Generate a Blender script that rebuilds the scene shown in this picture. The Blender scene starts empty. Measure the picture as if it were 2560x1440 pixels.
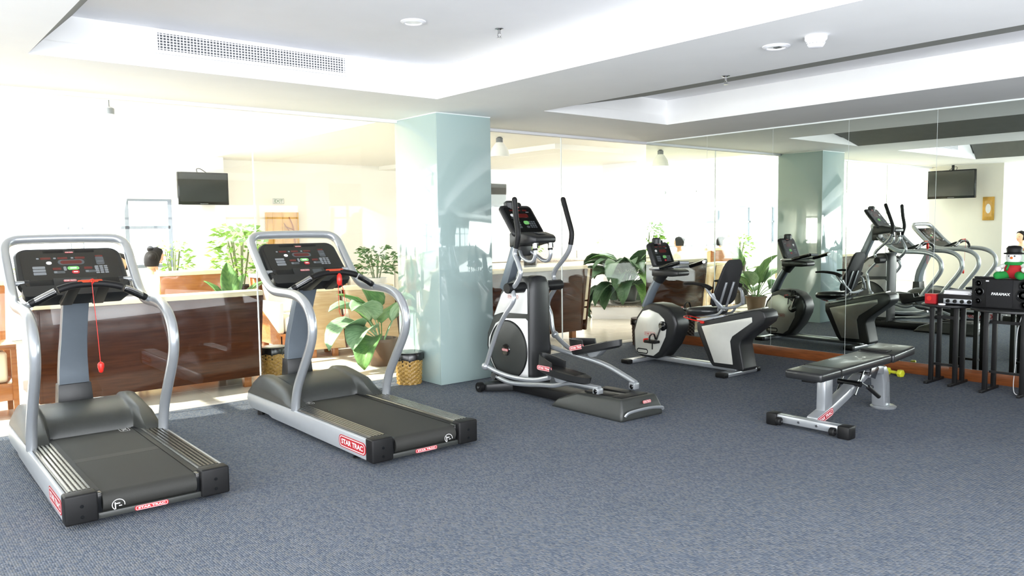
import bpy, bmesh, math, random
from mathutils import Vector, Matrix
random.seed(7)
scn = bpy.context.scene
COL = scn.collection

# ------------------------------------------------------------------ camera, world, sun, daylight, added fill lamps, exposure
cam_d = bpy.data.cameras.new('camera'); cam = bpy.data.objects.new('camera', cam_d); COL.objects.link(cam)
cam_d.sensor_width = 36.0; cam_d.lens = 1988.92 / 2560 * 36.0; cam_d.clip_end = 200
_yaw, _pit, _rol = 0.879018, 0.0763224, -0.0127978
_f = Vector((math.cos(_pit)*math.cos(_yaw), math.cos(_pit)*math.sin(_yaw), -math.sin(_pit)))
_r = Vector((math.sin(_yaw), -math.cos(_yaw), 0)); _u = _r.cross(_f)
_R = math.cos(_rol)*_r + math.sin(_rol)*_u; _U = -math.sin(_rol)*_r + math.cos(_rol)*_u
cam.matrix_world = Matrix(((_R.x, _U.x, -_f.x, 0), (_R.y, _U.y, -_f.y, 0), (_R.z, _U.z, -_f.z, 1.5), (0, 0, 0, 1)))
scn.camera = cam

world = bpy.data.worlds.new('sky'); scn.world = world; world.use_nodes = True
bg = world.node_tree.nodes['Background']
bg.inputs[0].default_value = (0.90, 0.95, 1.0, 1); bg.inputs[1].default_value = 2.6

def sun(d, energy, col, ang):
    l = bpy.data.lights.new('sun', 'SUN'); l.energy = energy; l.color = col; l.angle = ang
    o = bpy.data.objects.new('sun', l); COL.objects.link(o)
    o.rotation_euler = Vector(d).to_track_quat('-Z', 'Y').to_euler()
sun((0.72, -0.13, -0.62), 7.0, (1.0, 0.95, 0.85), 0.009)

def area(name, loc, d, sx, sy, energy, col=(1, 1, 1)):
    l = bpy.data.lights.new(name, 'AREA'); l.shape = 'RECTANGLE'; l.size = sx; l.size_y = sy; l.energy = energy; l.color = col
    o = bpy.data.objects.new(name, l); COL.objects.link(o); o.location = loc
    o.rotation_euler = Vector(d).to_track_quat('-Z', 'Y').to_euler()
area('daylight_back_windows', (0.6, -2.8, 1.45), (0.1, 1, -0.7), 7.0, 2.2, 290, (0.93, 0.96, 1.0))
area('daylight_left_opening', (-3.6, 1.4, 1.35), (1, 0, -1.0), 6.5, 2.5, 240, (0.95, 0.97, 1.0))
area('ceiling_fill', (2.4, -1.0, 0.04), (0.1, 0.25, 1), 9.0, 3.2, 205, (0.97, 0.98, 1.0))  # added unseen lamp near the floor, facing up to brighten the ceiling
area('daylight_lounge_left_windows', (-4.85, 10.0, 1.6), (1, 0, 0.0), 5.5, 1.6, 85, (1.0, 0.98, 0.94))
area('lounge_right_fill', (15.6, 9.6, 1.6), (-1, -0.05, 0.0), 4.0, 1.8, 215, (1.0, 0.98, 0.94))  # added fill for the dim right end; that wall has no windows
area('lounge_ceiling_fill', (9.6, 9.0, 2.55), (0.25, 0, -1), 3.0, 2.4, 38, (1.0, 0.98, 0.95))  # added fill to brighten the right of the lounge; no fitting there
area('daylight_lounge_far_windows', (2.0, 12.85, 1.5), (0.25, -1, 0.0), 5.0, 1.0, 55, (1.0, 0.98, 0.94))

scn.view_settings.view_transform = 'Standard'; scn.view_settings.look = 'None'
scn.view_settings.exposure = 1.28; scn.view_settings.gamma = 1.0; scn.view_settings.use_curve_mapping = False
scn.cycles.caustics_reflective = False; scn.cycles.caustics_refractive = False
scn.cycles.sample_clamp_indirect = 6.0
scn.cycles.max_bounces = 10; scn.cycles.diffuse_bounces = 5; scn.cycles.transparent_max_bounces = 16

# ------------------------------------------------------------------ materials
def lin(c): return tuple(((x/255)/12.92 if x/255 <= 0.04045 else ((x/255+0.055)/1.055)**2.4) for x in c)
def mat(name, rgb, rough=0.5, metal=0.0, noise=0.0, nscale=20, bump=0.0, bscale=200, coat=0.0, spec=0.5, stretch=None, rgb2=None, sheen=0, trans=0):
    m = bpy.data.materials.new(name); m.use_nodes = True; nt = m.node_tree; b = nt.nodes['Principled BSDF']
    c = lin(rgb); b.inputs['Coat IOR'].default_value = 1.5; b.inputs['Roughness'].default_value = rough; b.inputs['Metallic'].default_value = metal
    b.inputs['Specular IOR Level'].default_value = spec; b.inputs['Coat Weight'].default_value = coat; b.inputs['Coat Roughness'].default_value = 0.06
    tc = nt.nodes.new('ShaderNodeTexCoord'); mp = nt.nodes.new('ShaderNodeMapping'); nt.links.new(tc.outputs['Object'], mp.inputs[0])
    if stretch: mp.inputs['Scale'].default_value = stretch
    n = nt.nodes.new('ShaderNodeTexNoise'); n.inputs['Scale'].default_value = nscale; n.inputs['Detail'].default_value = 4
    nt.links.new(mp.outputs[0], n.inputs['Vector'])
    r = nt.nodes.new('ShaderNodeValToRGB'); nt.links.new(n.outputs['Fac'], r.inputs[0])
    k = noise if noise else 0.02
    c2 = lin(rgb2) if rgb2 else tuple(min(1, x*(1+k)) for x in c)
    c1 = c if rgb2 else tuple(x*(1-k) for x in c)
    r.color_ramp.elements[0].position = 0.3; r.color_ramp.elements[1].position = 0.7
    r.color_ramp.elements[0].color = (*c1, 1); r.color_ramp.elements[1].color = (*c2, 1)
    nt.links.new(r.outputs[0], b.inputs['Base Color'])
    if bump:
        n2 = nt.nodes.new('ShaderNodeTexNoise'); n2.inputs['Scale'].default_value = bscale; nt.links.new(mp.outputs[0], n2.inputs['Vector'])
        bp = nt.nodes.new('ShaderNodeBump'); bp.inputs['Strength'].default_value = bump; bp.inputs['Distance'].default_value = 0.004
        nt.links.new(n2.outputs['Fac'], bp.inputs['Height']); nt.links.new(bp.outputs[0], b.inputs['Normal'])
    return m
def emit_mat(name, rgb, s):
    m = mat(name, rgb); b = m.node_tree.nodes['Principled BSDF']
    b.inputs['Emission Color'].default_value = (*lin(rgb), 1); b.inputs['Emission Strength'].default_value = s
    return m

M = {}
M['white_paint'] = mat('white paint', (242, 242, 245), 0.7, noise=0.015, nscale=3)
M['soffit_paint'] = mat('soffit paint', (246, 246, 245), 0.75, noise=0.015, nscale=3)
M['lounge_paint'] = mat('lounge paint', (247, 246, 241), 0.7, noise=0.01, nscale=3)
M['beige_paint'] = mat('beige paint', (242, 238, 226), 0.7, noise=0.02, nscale=3)
M['cove_shade'] = mat('painted cove shade', (128, 128, 122), 0.7, noise=0.04, nscale=8)  # shade of the coffers' left sides, put into the colour
M['stone'] = mat('pale threshold stone', (222, 216, 204), 0.35, noise=0.06, nscale=14)
M['tile'] = mat('beige tile', (224, 217, 202), 0.16, noise=0.05, nscale=3, spec=0.6)
M['rear_wall'] = mat('taupe rear wall paint', (112, 106, 98), 0.7, noise=0.03, nscale=4)
M['grout'] = mat('grout', (168, 160, 146), 0.8)
M['skirting'] = mat('skirting wood', (122, 68, 34), 0.3, noise=0.25, nscale=7, stretch=(12, 1, 12), coat=0.3)
M['silver'] = mat('silver paint', (174, 178, 182), 0.28, 0.55, noise=0.02, coat=0.2)
M['silver_panel'] = mat('silver panel', (180, 184, 188), 0.35, 0.35, noise=0.02)
M['alu'] = mat('ribbed aluminium', (122, 121, 116), 0.24, 0.9, noise=0.04, nscale=40)
M['chrome'] = mat('chrome', (178, 178, 178), 0.22, 1.0)
M['mast_grey'] = mat('blue grey paint', (112, 121, 130), 0.35, 0.3, noise=0.02)
M['charcoal'] = mat('charcoal plastic', (50, 52, 50), 0.42, noise=0.05, nscale=60, bump=0.05, bscale=500)
M['dark_plastic'] = mat('dark plastic', (30, 31, 32), 0.4, noise=0.05, nscale=60, bump=0.05, bscale=500)
M['black'] = mat('black rubber', (18, 18, 19), 0.5, spec=0.3, noise=0.08, nscale=60)
M['black_gloss'] = mat('black gloss', (13, 14, 15), 0.16, coat=0.3)
M['belt'] = mat('running belt', (42, 42, 39), 0.7, noise=0.12, nscale=300, bump=0.15, bscale=700)
M['belt_seam'] = mat('belt seam', (54, 54, 50), 0.7, noise=0.08, nscale=200)
M['red'] = mat('badge red', (176, 40, 48), 0.35)
M['red_clip'] = mat('clip red', (214, 40, 30), 0.35)
M['orange_label'] = mat('orange label', (184, 70, 38), 0.4)
M['print_white'] = mat('white print', (232, 232, 232), 0.4)
M['print_grey'] = mat('grey print', (120, 124, 128), 0.45)
M['print_dim'] = mat('dim grey print', (74, 78, 82), 0.4)
M['led_red'] = mat('unlit red display', (84, 22, 20), 0.15, coat=0.3)
M['green'] = mat('green key', (122, 190, 110), 0.35)
M['white_shroud'] = mat('white shroud', (226, 226, 224), 0.25, noise=0.01, coat=0.3)
M['silver_shroud'] = mat('silver shroud', (214, 214, 206), 0.28, 0.25, noise=0.02, coat=0.2)
M['vinyl'] = mat('black vinyl', (34, 35, 36), 0.3, coat=0.2, noise=0.04, nscale=30)
M['mesh_fabric'] = mat('black seat fabric', (30, 30, 32), 0.75, noise=0.15, nscale=220, bump=0.2, bscale=600)
M['wood_dark'] = mat('dark veneer', (56, 30, 18), 0.12, noise=0.0, nscale=3.5, stretch=(1.2, 6, 14), rgb2=(78, 44, 27), coat=0.0, spec=0.22)
M['wood_mid'] = mat('brown veneer', (150, 92, 48), 0.25, nscale=3.5, stretch=(1.5, 6, 14), rgb2=(172, 112, 62), coat=0.3)
M['wood_tan'] = mat('tan veneer', (196, 164, 122), 0.25, nscale=3.5, stretch=(1.5, 6, 14), rgb2=(210, 182, 142), coat=0.3)
M['cream'] = mat('cream leather', (240, 226, 192), 0.45, noise=0.03, nscale=8, bump=0.06, bscale=160)
M['white_leather'] = mat('white leather', (246, 242, 232), 0.45, noise=0.02, nscale=8)
M['leaf_dark'] = mat('dark leaf', (44, 72, 48), 0.5, spec=0.3, nscale=16, rgb2=(74, 104, 72), stretch=(1, 6, 1))
M['leaf_mid'] = mat('mid leaf', (64, 104, 54), 0.5, spec=0.3, nscale=14, rgb2=(104, 142, 78), stretch=(1, 6, 1))
M['leaf_pale'] = mat('pale green leaf', (108, 142, 104), 0.5, spec=0.3, nscale=14, rgb2=(150, 180, 142), stretch=(1, 7, 1))
M['leaf_bright'] = mat('bright leaf', (120, 172, 70), 0.5, spec=0.3, nscale=14, rgb2=(168, 208, 110))
M['stem'] = mat('stem', (104, 120, 70), 0.5, noise=0.1)
M['soil'] = mat('soil', (58, 46, 36), 0.9, noise=0.3, nscale=60)
M['pot_black'] = mat('black pot', (34, 35, 36), 0.3, noise=0.05)
M['pot_brown'] = mat('brown pot', (92, 66, 46), 0.4, noise=0.1)
M['saucer'] = mat('white saucer', (226, 226, 222), 0.3)
M['wicker'] = mat('golden wicker', (120, 82, 34), 0.28, nscale=110, rgb2=(206, 170, 92))
M['wicker_dark'] = mat('dark wicker', (64, 44, 34), 0.5, noise=0.25, nscale=60)
M['bin_liner'] = mat('black bin liner', (24, 24, 24), 0.22)
M['granite'] = mat('granite', (112, 100, 92), 0.25, nscale=60, rgb2=(206, 196, 184))
M['frame_grey'] = mat('grey window frame', (118, 126, 138), 0.4)
M['tv_black'] = mat('television black', (20, 21, 22), 0.22)
M['tv_screen'] = mat('television glass', (44, 48, 46), 0.08, coat=0.4)
M['amber'] = mat('amber panel', (214, 168, 92), 0.4, noise=0.2, nscale=5)
M['gold'] = mat('gilt frame', (206, 160, 74), 0.35, 0.3, noise=0.1)
M['paper'] = mat('paper', (240, 240, 242), 0.6)
M['skin'] = mat('skin', (216, 168, 136), 0.5, noise=0.04)
M['hair'] = mat('black hair', (18, 15, 15), 0.65, spec=0.2, noise=0.2, nscale=80)
M['cloth_white'] = mat('white cloth', (236, 236, 238), 0.8, bump=0.1, bscale=120)
M['cloth_dark'] = mat('dark cloth', (60, 62, 66), 0.8, bump=0.1, bscale=120)
M['eye'] = mat('dark eye', (30, 24, 22), 0.3)
M['lip'] = mat('lip', (176, 98, 90), 0.5)
M['snow'] = mat('white plush', (238, 238, 234), 0.9, bump=0.3, bscale=200)
M['plush_green'] = mat('green plush', (30, 140, 60), 0.9, bump=0.3, bscale=200)
M['plush_red'] = mat('red plush', (178, 34, 40), 0.9, bump=0.3, bscale=200)
M['orange'] = mat('orange felt', (230, 120, 40), 0.8)
M['yellow'] = mat('yellow vinyl', (206, 208, 52), 0.4)
M['speaker_cloth'] = mat('speaker cloth', (22, 22, 24), 0.85, noise=0.1, nscale=400, bump=0.2, bscale=900)
M['shade_glass'] = mat('pale pendant glass', (250, 250, 246), 0.3)
M['exit_green'] = mat('exit lettering', (120, 150, 130), 0.5)

def carpet_mat():
    m = bpy.data.materials.new('blue loop carpet'); m.use_nodes = True; nt = m.node_tree; b = nt.nodes['Principled BSDF']
    L = nt.links.new
    tc = nt.nodes.new('ShaderNodeTexCoord'); mp = nt.nodes.new('ShaderNodeMapping'); L(tc.outputs['Object'], mp.inputs[0])
    mp.inputs['Scale'].default_value = (1, 0.7, 1)
    v = nt.nodes.new('ShaderNodeTexVoronoi'); v.inputs['Scale'].default_value = 95; v.inputs['Randomness'].default_value = 0.3; L(mp.outputs[0], v.inputs['Vector'])
    n = nt.nodes.new('ShaderNodeTexNoise'); n.inputs['Scale'].default_value = 1.3; n.inputs['Detail'].default_value = 5; L(tc.outputs['Object'], n.inputs['Vector'])
    sep = nt.nodes.new('ShaderNodeSeparateColor'); L(v.outputs['Color'], sep.inputs[0])
    r = nt.nodes.new('ShaderNodeValToRGB'); L(sep.outputs[0], r.inputs[0])
    e = r.color_ramp.elements
    e[0].position = 0.0; e[0].color = (*lin((86, 95, 108)), 1); e[1].position = 1.0; e[1].color = (*lin((120, 125, 133)), 1)
    e2 = r.color_ramp.elements.new(0.45); e2.color = (*lin((104, 111, 122)), 1)
    e3 = r.color_ramp.elements.new(0.8); e3.color = (*lin((114, 116, 119)), 1)
    mx = nt.nodes.new('ShaderNodeMix'); mx.data_type = 'RGBA'; mx.blend_type = 'MULTIPLY'; mx.inputs[0].default_value = 1.0
    r2 = nt.nodes.new('ShaderNodeValToRGB'); L(n.outputs['Fac'], r2.inputs[0])
    r2.color_ramp.elements[0].position = 0.3; r2.color_ramp.elements[0].color = (0.93, 0.93, 0.93, 1); r2.color_ramp.elements[1].position = 0.7; r2.color_ramp.elements[1].color = (1, 1, 1, 1)
    L(r.outputs[0], mx.inputs[6]); L(r2.outputs[0], mx.inputs[7]); L(mx.outputs[2], b.inputs['Base Color'])
    b.inputs['Roughness'].default_value = 0.95; b.inputs['Specular IOR Level'].default_value = 0.1
    bp = nt.nodes.new('ShaderNodeBump'); bp.inputs['Strength'].default_value = 0.7; bp.inputs['Distance'].default_value = 0.006; bp.invert = True
    L(v.outputs['Distance'], bp.inputs['Height']); L(bp.outputs[0], b.inputs['Normal'])
    return m
M['carpet'] = carpet_mat()

def glass_mat(name, tint, base, edge):
    m = bpy.data.materials.new(name); m.use_nodes = True; nt = m.node_tree; nt.nodes.remove(nt.nodes['Principled BSDF'])
    t = nt.nodes.new('ShaderNodeBsdfTransparent'); t.inputs[0].default_value = (*tint, 1)
    g = nt.nodes.new('ShaderNodeBsdfGlossy'); g.inputs['Roughness'].default_value = 0.0
    lw = nt.nodes.new('ShaderNodeLayerWeight'); lw.inputs[0].default_value = 0.5
    p = nt.nodes.new('ShaderNodeMath'); p.operation = 'POWER'; p.inputs[1].default_value = 4.0; nt.links.new(lw.outputs['Facing'], p.inputs[0])
    q = nt.nodes.new('ShaderNodeMath'); q.operation = 'MULTIPLY_ADD'; q.inputs[1].default_value = edge; q.inputs[2].default_value = base; nt.links.new(p.outputs[0], q.inputs[0])
    mx = nt.nodes.new('ShaderNodeMixShader'); nt.links.new(q.outputs[0], mx.inputs[0]); nt.links.new(t.outputs[0], mx.inputs[1]); nt.links.new(g.outputs[0], mx.inputs[2])
    nt.links.new(mx.outputs[0], nt.nodes['Material Output'].inputs[0]); return m
M['glass'] = glass_mat('clear glass', (0.985, 0.995, 0.99), 0.03, 0.5)
M['seam'] = mat('silicone seam', (226, 232, 230), 0.4)
def mirror_mat():
    m = bpy.data.materials.new('mirror glass'); m.use_nodes = True; nt = m.node_tree; b = nt.nodes['Principled BSDF']
    b.inputs['Base Color'].default_value = (0.87, 0.93, 0.86, 1); b.inputs['Metallic'].default_value = 1.0; b.inputs['Roughness'].default_value = 0.0
    return m
M['mirror'] = mirror_mat()
M['mint_glass'] = mat('mint back painted glass', (168, 189, 186), 0.03, noise=0.01, nscale=2, coat=1.0, spec=0.9)

# ------------------------------------------------------------------ mesh builder
class MB:
    def __init__(s, T=None): s.v = []; s.f = []; s.T = T or Matrix.Identity(4)
    def add(s, vs, fs):
        k = len(s.v); s.v += [s.T @ Vector(p) for p in vs]; s.f += [[i+k for i in f] for f in fs]; return s
    def box(s, x0, x1, y0, y1, z0, z1):
        return s.add([(x0,y0,z0),(x1,y0,z0),(x1,y1,z0),(x0,y1,z0),(x0,y0,z1),(x1,y0,z1),(x1,y1,z1),(x0,y1,z1)],
                     [(0,3,2,1),(4,5,6,7),(0,1,5,4),(1,2,6,5),(2,3,7,6),(3,0,4,7)])
    def rings(s, rs, close=True, cap0=True, cap1=True):
        n = len(rs[0]); vs = [p for r in rs for p in r]; fs = []
        for i in range(len(rs)-1):
            for j in range(n if close else n-1):
                a, b = i*n+j, i*n+(j+1) % n; fs.append((a, b, b+n, a+n))
        if close and cap0: fs.append(tuple(range(n))[::-1])
        if close and cap1: fs.append(tuple((len(rs)-1)*n+j for j in range(n)))
        return s.add(vs, fs)
    def tube(s, pts, r, n=10, sub=0, flat=1.0, up=(1, 0, 0), ring=False):
        P = [Vector(p) for p in pts]
        if sub: P = smooth_path(P, sub, ring)
        rad = r if isinstance(r, (list, tuple)) else None
        rs = []; N = len(P); ref = Vector(up)
        for i, p in enumerate(P):
            a = P[i-1] if (i > 0 or ring) else P[i]; b = P[(i+1) % N] if (i < N-1 or ring) else P[i]
            t = (b-a).normalized()
            x = ref - t*ref.dot(t)
            if x.length < 1e-3: x = Vector((0, 0, 1)) - t*t.z
            if x.length < 1e-3: x = Vector((0, 1, 0)) - t*t.y
            x.normalize(); y = t.cross(x); ref = x
            q = rad[0] + (rad[-1]-rad[0])*i/max(1, N-1) if rad else r
            rs.append([p + x*math.cos(2*math.pi*k/n)*q + y*math.sin(2*math.pi*k/n)*q*flat for k in range(n)])
        if ring:
            rs.append(rs[0]); return s.rings(rs, cap0=False, cap1=False)
        return s.rings(rs)
    def lathe(s, prof, n=24, o=(0, 0, 0), ax='z', cap=True, a0=0):
        rs = []
        for r, z in prof:
            ring = []
            for k in range(n):
                a = 2*math.pi*k/n + a0; c, d = r*math.cos(a), r*math.sin(a)
                q = (c, d, z) if ax == 'z' else (z, c, d) if ax == 'x' else (d, z, c)
                ring.append((o[0]+q[0], o[1]+q[1], o[2]+q[2]))
            rs.append(ring)
        return s.rings(rs, cap0=cap, cap1=cap)
    def prism(s, poly, ax, a, b):
        def q(p, w): return (w, p[0], p[1]) if ax == 'x' else (p[0], w, p[1]) if ax == 'y' else (p[0], p[1], w)
        r0 = [q(p, a) for p in poly]; r1 = [q(p, b) for p in poly]
        return s.rings([r0, r1])
    def ball(s, c, r, n=14, m=10, sc=(1, 1, 1)):
        rs = []
        for i in range(m+1):
            t = math.pi*i/m; rr = max(1e-4, math.sin(t))*r
            rs.append([(c[0]+rr*math.cos(2*math.pi*k/n)*sc[0], c[1]+rr*math.sin(2*math.pi*k/n)*sc[1], c[2]-math.cos(t)*r*sc[2]) for k in range(n)])
        return s.rings(rs)
    def build(s, name, m, parent=None, o=None, bevel=0, seg=2, sharp=35, kind=None, label=None):
        me = bpy.data.meshes.new(name); O = Vector(o) if o else Vector((0, 0, 0))
        me.from_pydata([tuple(p-O) for p in s.v], [], s.f); me.update()
        bm = bmesh.new(); bm.from_mesh(me); bmesh.ops.remove_doubles(bm, verts=bm.verts, dist=1e-5)
        bmesh.ops.recalc_face_normals(bm, faces=bm.faces)
        if bevel:
            es = [e for e in bm.edges if len(e.link_faces) == 2 and e.calc_face_angle(0) > math.radians(30)]
            bmesh.ops.bevel(bm, geom=es, offset=bevel, segments=seg, profile=0.5, affect='EDGES', clamp_overlap=True)
        for f in bm.faces: f.smooth = True
        bm.to_mesh(me); bm.free(); me.set_sharp_from_angle(angle=math.radians(sharp))
        me.materials.append(m if not isinstance(m, str) else M[m])
        ob = bpy.data.objects.new(name, me); COL.objects.link(ob)
        if parent: ob.parent = parent
        elif o: ob.location = O
        if kind: ob['kind'] = kind
        if label: ob['label'] = label
        return ob

def smooth_path(P, sub, ring=False):
    out = []; N = len(P)
    for i in range(N if ring else N-1):
        if ring: p0, p1, p2, p3 = P[i-1], P[i], P[(i+1) % N], P[(i+2) % N]
        else: p0, p1, p2, p3 = P[max(0, i-1)], P[i], P[i+1], P[min(N-1, i+2)]
        for k in range(sub):
            t = k/sub
            out.append(0.5*((2*p1) + (p2-p0)*t + (2*p0-5*p1+4*p2-p3)*t*t + (3*p1-p0-3*p2+p3)*t**3))
    if not ring: out.append(P[-1])
    return out
def rrect(w, h, r, n=5, cx=0, cy=0):
    pts = []
    for sx, sy, a0 in ((1, 1, 0), (-1, 1, 90), (-1, -1, 180), (1, -1, 270)):
        for k in range(n+1):
            a = math.radians(a0+90*k/n); pts.append((cx+sx*(w/2-r)+r*math.cos(a), cy+sy*(h/2-r)+r*math.sin(a)))
    return pts
def frame(o, ex, ey):
    ex = Vector(ex).normalized(); ey = Vector(ey); ey = (ey-ex*ey.dot(ex)).normalized(); ez = ex.cross(ey); o = Vector(o)
    return Matrix(((ex.x, ey.x, ez.x, o.x), (ex.y, ey.y, ez.y, o.y), (ex.z, ey.z, ez.z, o.z), (0, 0, 0, 1)))
def thing(name, label, cat, loc=(0, 0, 0), rz=0, group=None):
    o = bpy.data.objects.new(name, None); COL.objects.link(o); o.location = loc; o.rotation_euler = (0, 0, rz)
    o.empty_display_size = 0.1
    return tag(o, label, cat, group)
def tag(o, label, cat, group=None):
    o['label'] = label; o['category'] = cat
    if group: o['group'] = group
    return o
def struct(o): o['kind'] = 'structure'; return o
def copy_tree(o, parent=None):
    c = o.copy(); COL.objects.link(c)
    if parent: c.parent = parent
    for ch in list(o.children): copy_tree(ch, c)
    return c
def delete(o):
    for ch in list(o.children): delete(ch)
    bpy.data.objects.remove(o)

_txt = {}
def text_geo(s, bold=0.02, res=3):
    if (s, bold) in _txt: return _txt[(s, bold)]
    cu = bpy.data.curves.new('lettering', 'FONT'); cu.body = s; cu.align_x = 'CENTER'; cu.align_y = 'CENTER'; cu.resolution_u = res; cu.offset = bold
    ob = bpy.data.objects.new('lettering', cu); COL.objects.link(ob)
    dg = bpy.context.evaluated_depsgraph_get(); dg.update(); me = bpy.data.meshes.new_from_object(ob.evaluated_get(dg))
    vs = [tuple(v.co) for v in me.vertices]; fs = [tuple(p.vertices) for p in me.polygons]
    xs = [v[0] for v in vs]; ys = [v[1] for v in vs]; cx, cy = (min(xs)+max(xs))/2, (min(ys)+max(ys))/2
    w, h = max(xs)-min(xs), max(ys)-min(ys)
    g = ([((v[0]-cx)/w, (v[1]-cy)/h, 0) for v in vs], fs)
    bpy.data.objects.remove(ob); bpy.data.curves.remove(cu); bpy.data.meshes.remove(me)
    _txt[(s, bold)] = g; return g
def lettering(s, T, w, h, m, parent, name='lettering', z=0.001, shear=0.0, bold=0.02):
    vs, fs = text_geo(s, bold); b = MB(T)
    b.add([(v[0]*w+shear*v[1]*h, v[1]*h, z) for v in vs], fs)
    return b.build(name, m, parent)
def ring_shape(b, w, h, r, t, z):
    o, i = rrect(w, h, r), rrect(w-2*t, h-2*t, max(0.0005, r-t)); n = len(o)
    b.add([(p[0], p[1], z) for p in o]+[(p[0], p[1], z) for p in i], [(k, (k+1) % n, n+(k+1) % n, n+k) for k in range(n)])
def logo_badge(parent, o, ex, ey, w, h, face='red', ink='print_white', rim='print_white', name='badge', off=None):
    O = Vector(off) if off else Vector((0, 0, 0)); T = frame(Vector(o)-O, ex, ey)
    b = MB(T); b.prism(rrect(w, h, h*0.42), 'z', 0, 0.002); p = b.build(name, face, parent)
    r = MB(T); ring_shape(r, w*0.94, h*0.86, h*0.36, h*0.07, 0.0026); r.build('badge_border', rim, p)
    lettering('STAR TRAC', T, w*0.80, h*0.42, ink, p, z=0.0028, bold=0.03)
    return p
# ------------------------------------------------------------------ the setting
H, H1, H2, GY, MX = 2.578, 2.67, 2.84, 6.938, 8.03
def sbox(name, m, x0, x1, y0, y1, z0, z1, bevel=0):
    return struct(MB().box(x0, x1, y0, y1, z0, z1).build(name, m, bevel=bevel))
sbox('floor', 'carpet', -5, 8.2, -3.2, 6.9, -0.12, 0)
lf = sbox('floor', 'grout', -5, 16, 6.9, 13.6, -0.12, -0.004)
sbox('trim_1', 'stone', -0.6, 8.03, 6.88, 7.02, -0.02, 0.006, 0.002)
tile_me = None
for i in range(17):
    for j in range(9):
        x, y = -0.55+i*0.6, 7.03+j*0.6
        if tile_me is None:
            t = MB().box(0.002, 0.598, 0.002, 0.598, -0.012, 0.0).build('tile', 'tile', lf, bevel=0.002, seg=1); tile_me = t.data
        else:
            t = bpy.data.objects.new('tile', tile_me); COL.objects.link(t); t.parent = lf
        t.location = (x, y, 0.0015)
# gym ceiling: soffits round two stepped coffers
B0 = -1.0
def tier(x0, x1, y0, y1, gx0=0, gx1=0, gy1=0, gy0=0):
    sbox('ceiling', 'soffit_paint', x0, x1, y0, y1, H, H1)
    sbox('ceiling', 'soffit_paint', x0-gx0, x1-gx1, y0+gy0, y1-gy1, H1, H2+0.12)
tier(-5, 0.885, -3.2, GY+0.05)
tier(0.885, MX+0.1, 5.60, GY+0.05, gy0=0.02)
sbox('ceiling', 'soffit_paint', 3.85, 5.05, B0, 5.60, H, H1); sbox('ceiling', 'soffit_paint', 3.87, 5.05, B0, 5.62, H1, H2+0.12)
sbox('ceiling', 'soffit_paint', 6.838, MX+0.1, B0, 5.60, H, H1); sbox('ceiling', 'soffit_paint', 6.855, MX+0.1, B0, 5.62, H1, H2+0.12)
sbox('ceiling', 'soffit_paint', 0.885, MX+0.1, -3.2, B0, H, H2+0.12)
sbox('ceiling', 'white_paint', 0.6, 3.9, B0, 5.63, H2, H2+0.1)
sbox('ceiling', 'white_paint', 5.0, 6.9, B0, 5.63, H2, H2+0.1)
struct(MB().prism([(0.885, H+0.001), (0.96, 2.662), (1.135, H2), (0.885, H2)], 'y', B0, 5.6).build('shade_strip_1', 'cove_shade'))  # added sloped strip, painted grey as the first coffer's shaded side
struct(MB().prism([(5.05, H+0.001), (5.47, 2.668), (6.45, H2), (5.05, H2)], 'y', B0, 5.6).build('shade_strip_2', 'cove_shade'))  # same for the second coffer: grey paints in its dark shaded band
sbox('trim_4', 'white_paint', -0.5, MX, GY-0.035, GY+0.035, H-0.03, H+0.002, 0.004)
# glass wall to the lounge
gw = sbox('wall_back', 'stone', -0.5, MX, GY-0.02, GY+0.02, -0.02, 0.008)
for x0, x1 in ((-0.5, 1.313), (1.313, 2.783), (2.783, 4.255), (4.90, 6.525), (6.525, MX-0.01)):
    MB().box(x0+0.003, x1-0.003, GY-0.006, GY+0.006, 0.008, H-0.03).build('glass_pane', 'glass', gw)
for x in (1.313, 2.783, 6.525):
    MB().box(x-0.004, x+0.004, GY-0.007, GY+0.007, 0.008, H-0.03).build('glass_seam', 'seam', gw)
# mirror wall
mw = sbox('wall_right', 'white_paint', MX+0.012, MX+0.17, -3.2, GY-0.01, 0, H+0.02)
ys = [GY-0.012, 5.963, 5.069, 4.185, 3.309, 2.43, 1.55, 0.67, -0.2, -1.1, -2.0]
for a, b in zip(ys[:-1], ys[1:]):
    MB().box(MX, MX+0.01, b+0.002, a-0.002, 0.115, H-0.012).build('mirror_panel', 'mirror', mw, label='tall frameless mirror panel')
for y in ys[1:-1]:
    MB().box(MX+0.002, MX+0.01, y-0.002, y+0.002, 0.115, H-0.012).build('mirror_seam', 'seam', mw)
MB().box(MX-0.003, MX+0.01, -3, GY-0.01, H-0.014, H+0.001).build('mirror_edge', 'seam', mw)
sbox('baseboard_right', 'skirting', MX-0.014, MX+0.012, -3.2, GY-0.02, 0, 0.113, 0.003)
# mint clad column
CX0, CX1, CY0, CY1 = 4.257, 4.897, 6.214, 6.95
col = struct(MB().box(CX0+0.015, CX1-0.015, CY0+0.015, CY1, 0, H).build('column', 'soffit_paint'))
for x0, x1, y0, y1 in ((CX0, CX1, CY0, CY0+0.012), (CX0, CX0+0.012, CY0+0.0125, CY1), (CX1-0.012, CX1, CY0+0.0125, CY1)):
    MB().box(x0, x1, y0, y1, 0.002, H-0.004).build('glass_panel', 'mint_glass', col, bevel=0.003)
MB().box(CX0-0.002, CX1+0.002, CY0-0.002, CY1, H-0.008, H).build('top_bead', 'seam', col)
# left pillar and reception side (seen in the mirrors)
sbox('wall_left', 'beige_paint', -0.75, -0.5, 5.62, GY+0.05, 0, H)
sbox('wall_left', 'lounge_paint', -5.1, -4.95, -3.2, 13.6, 0, 2.95)
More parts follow.
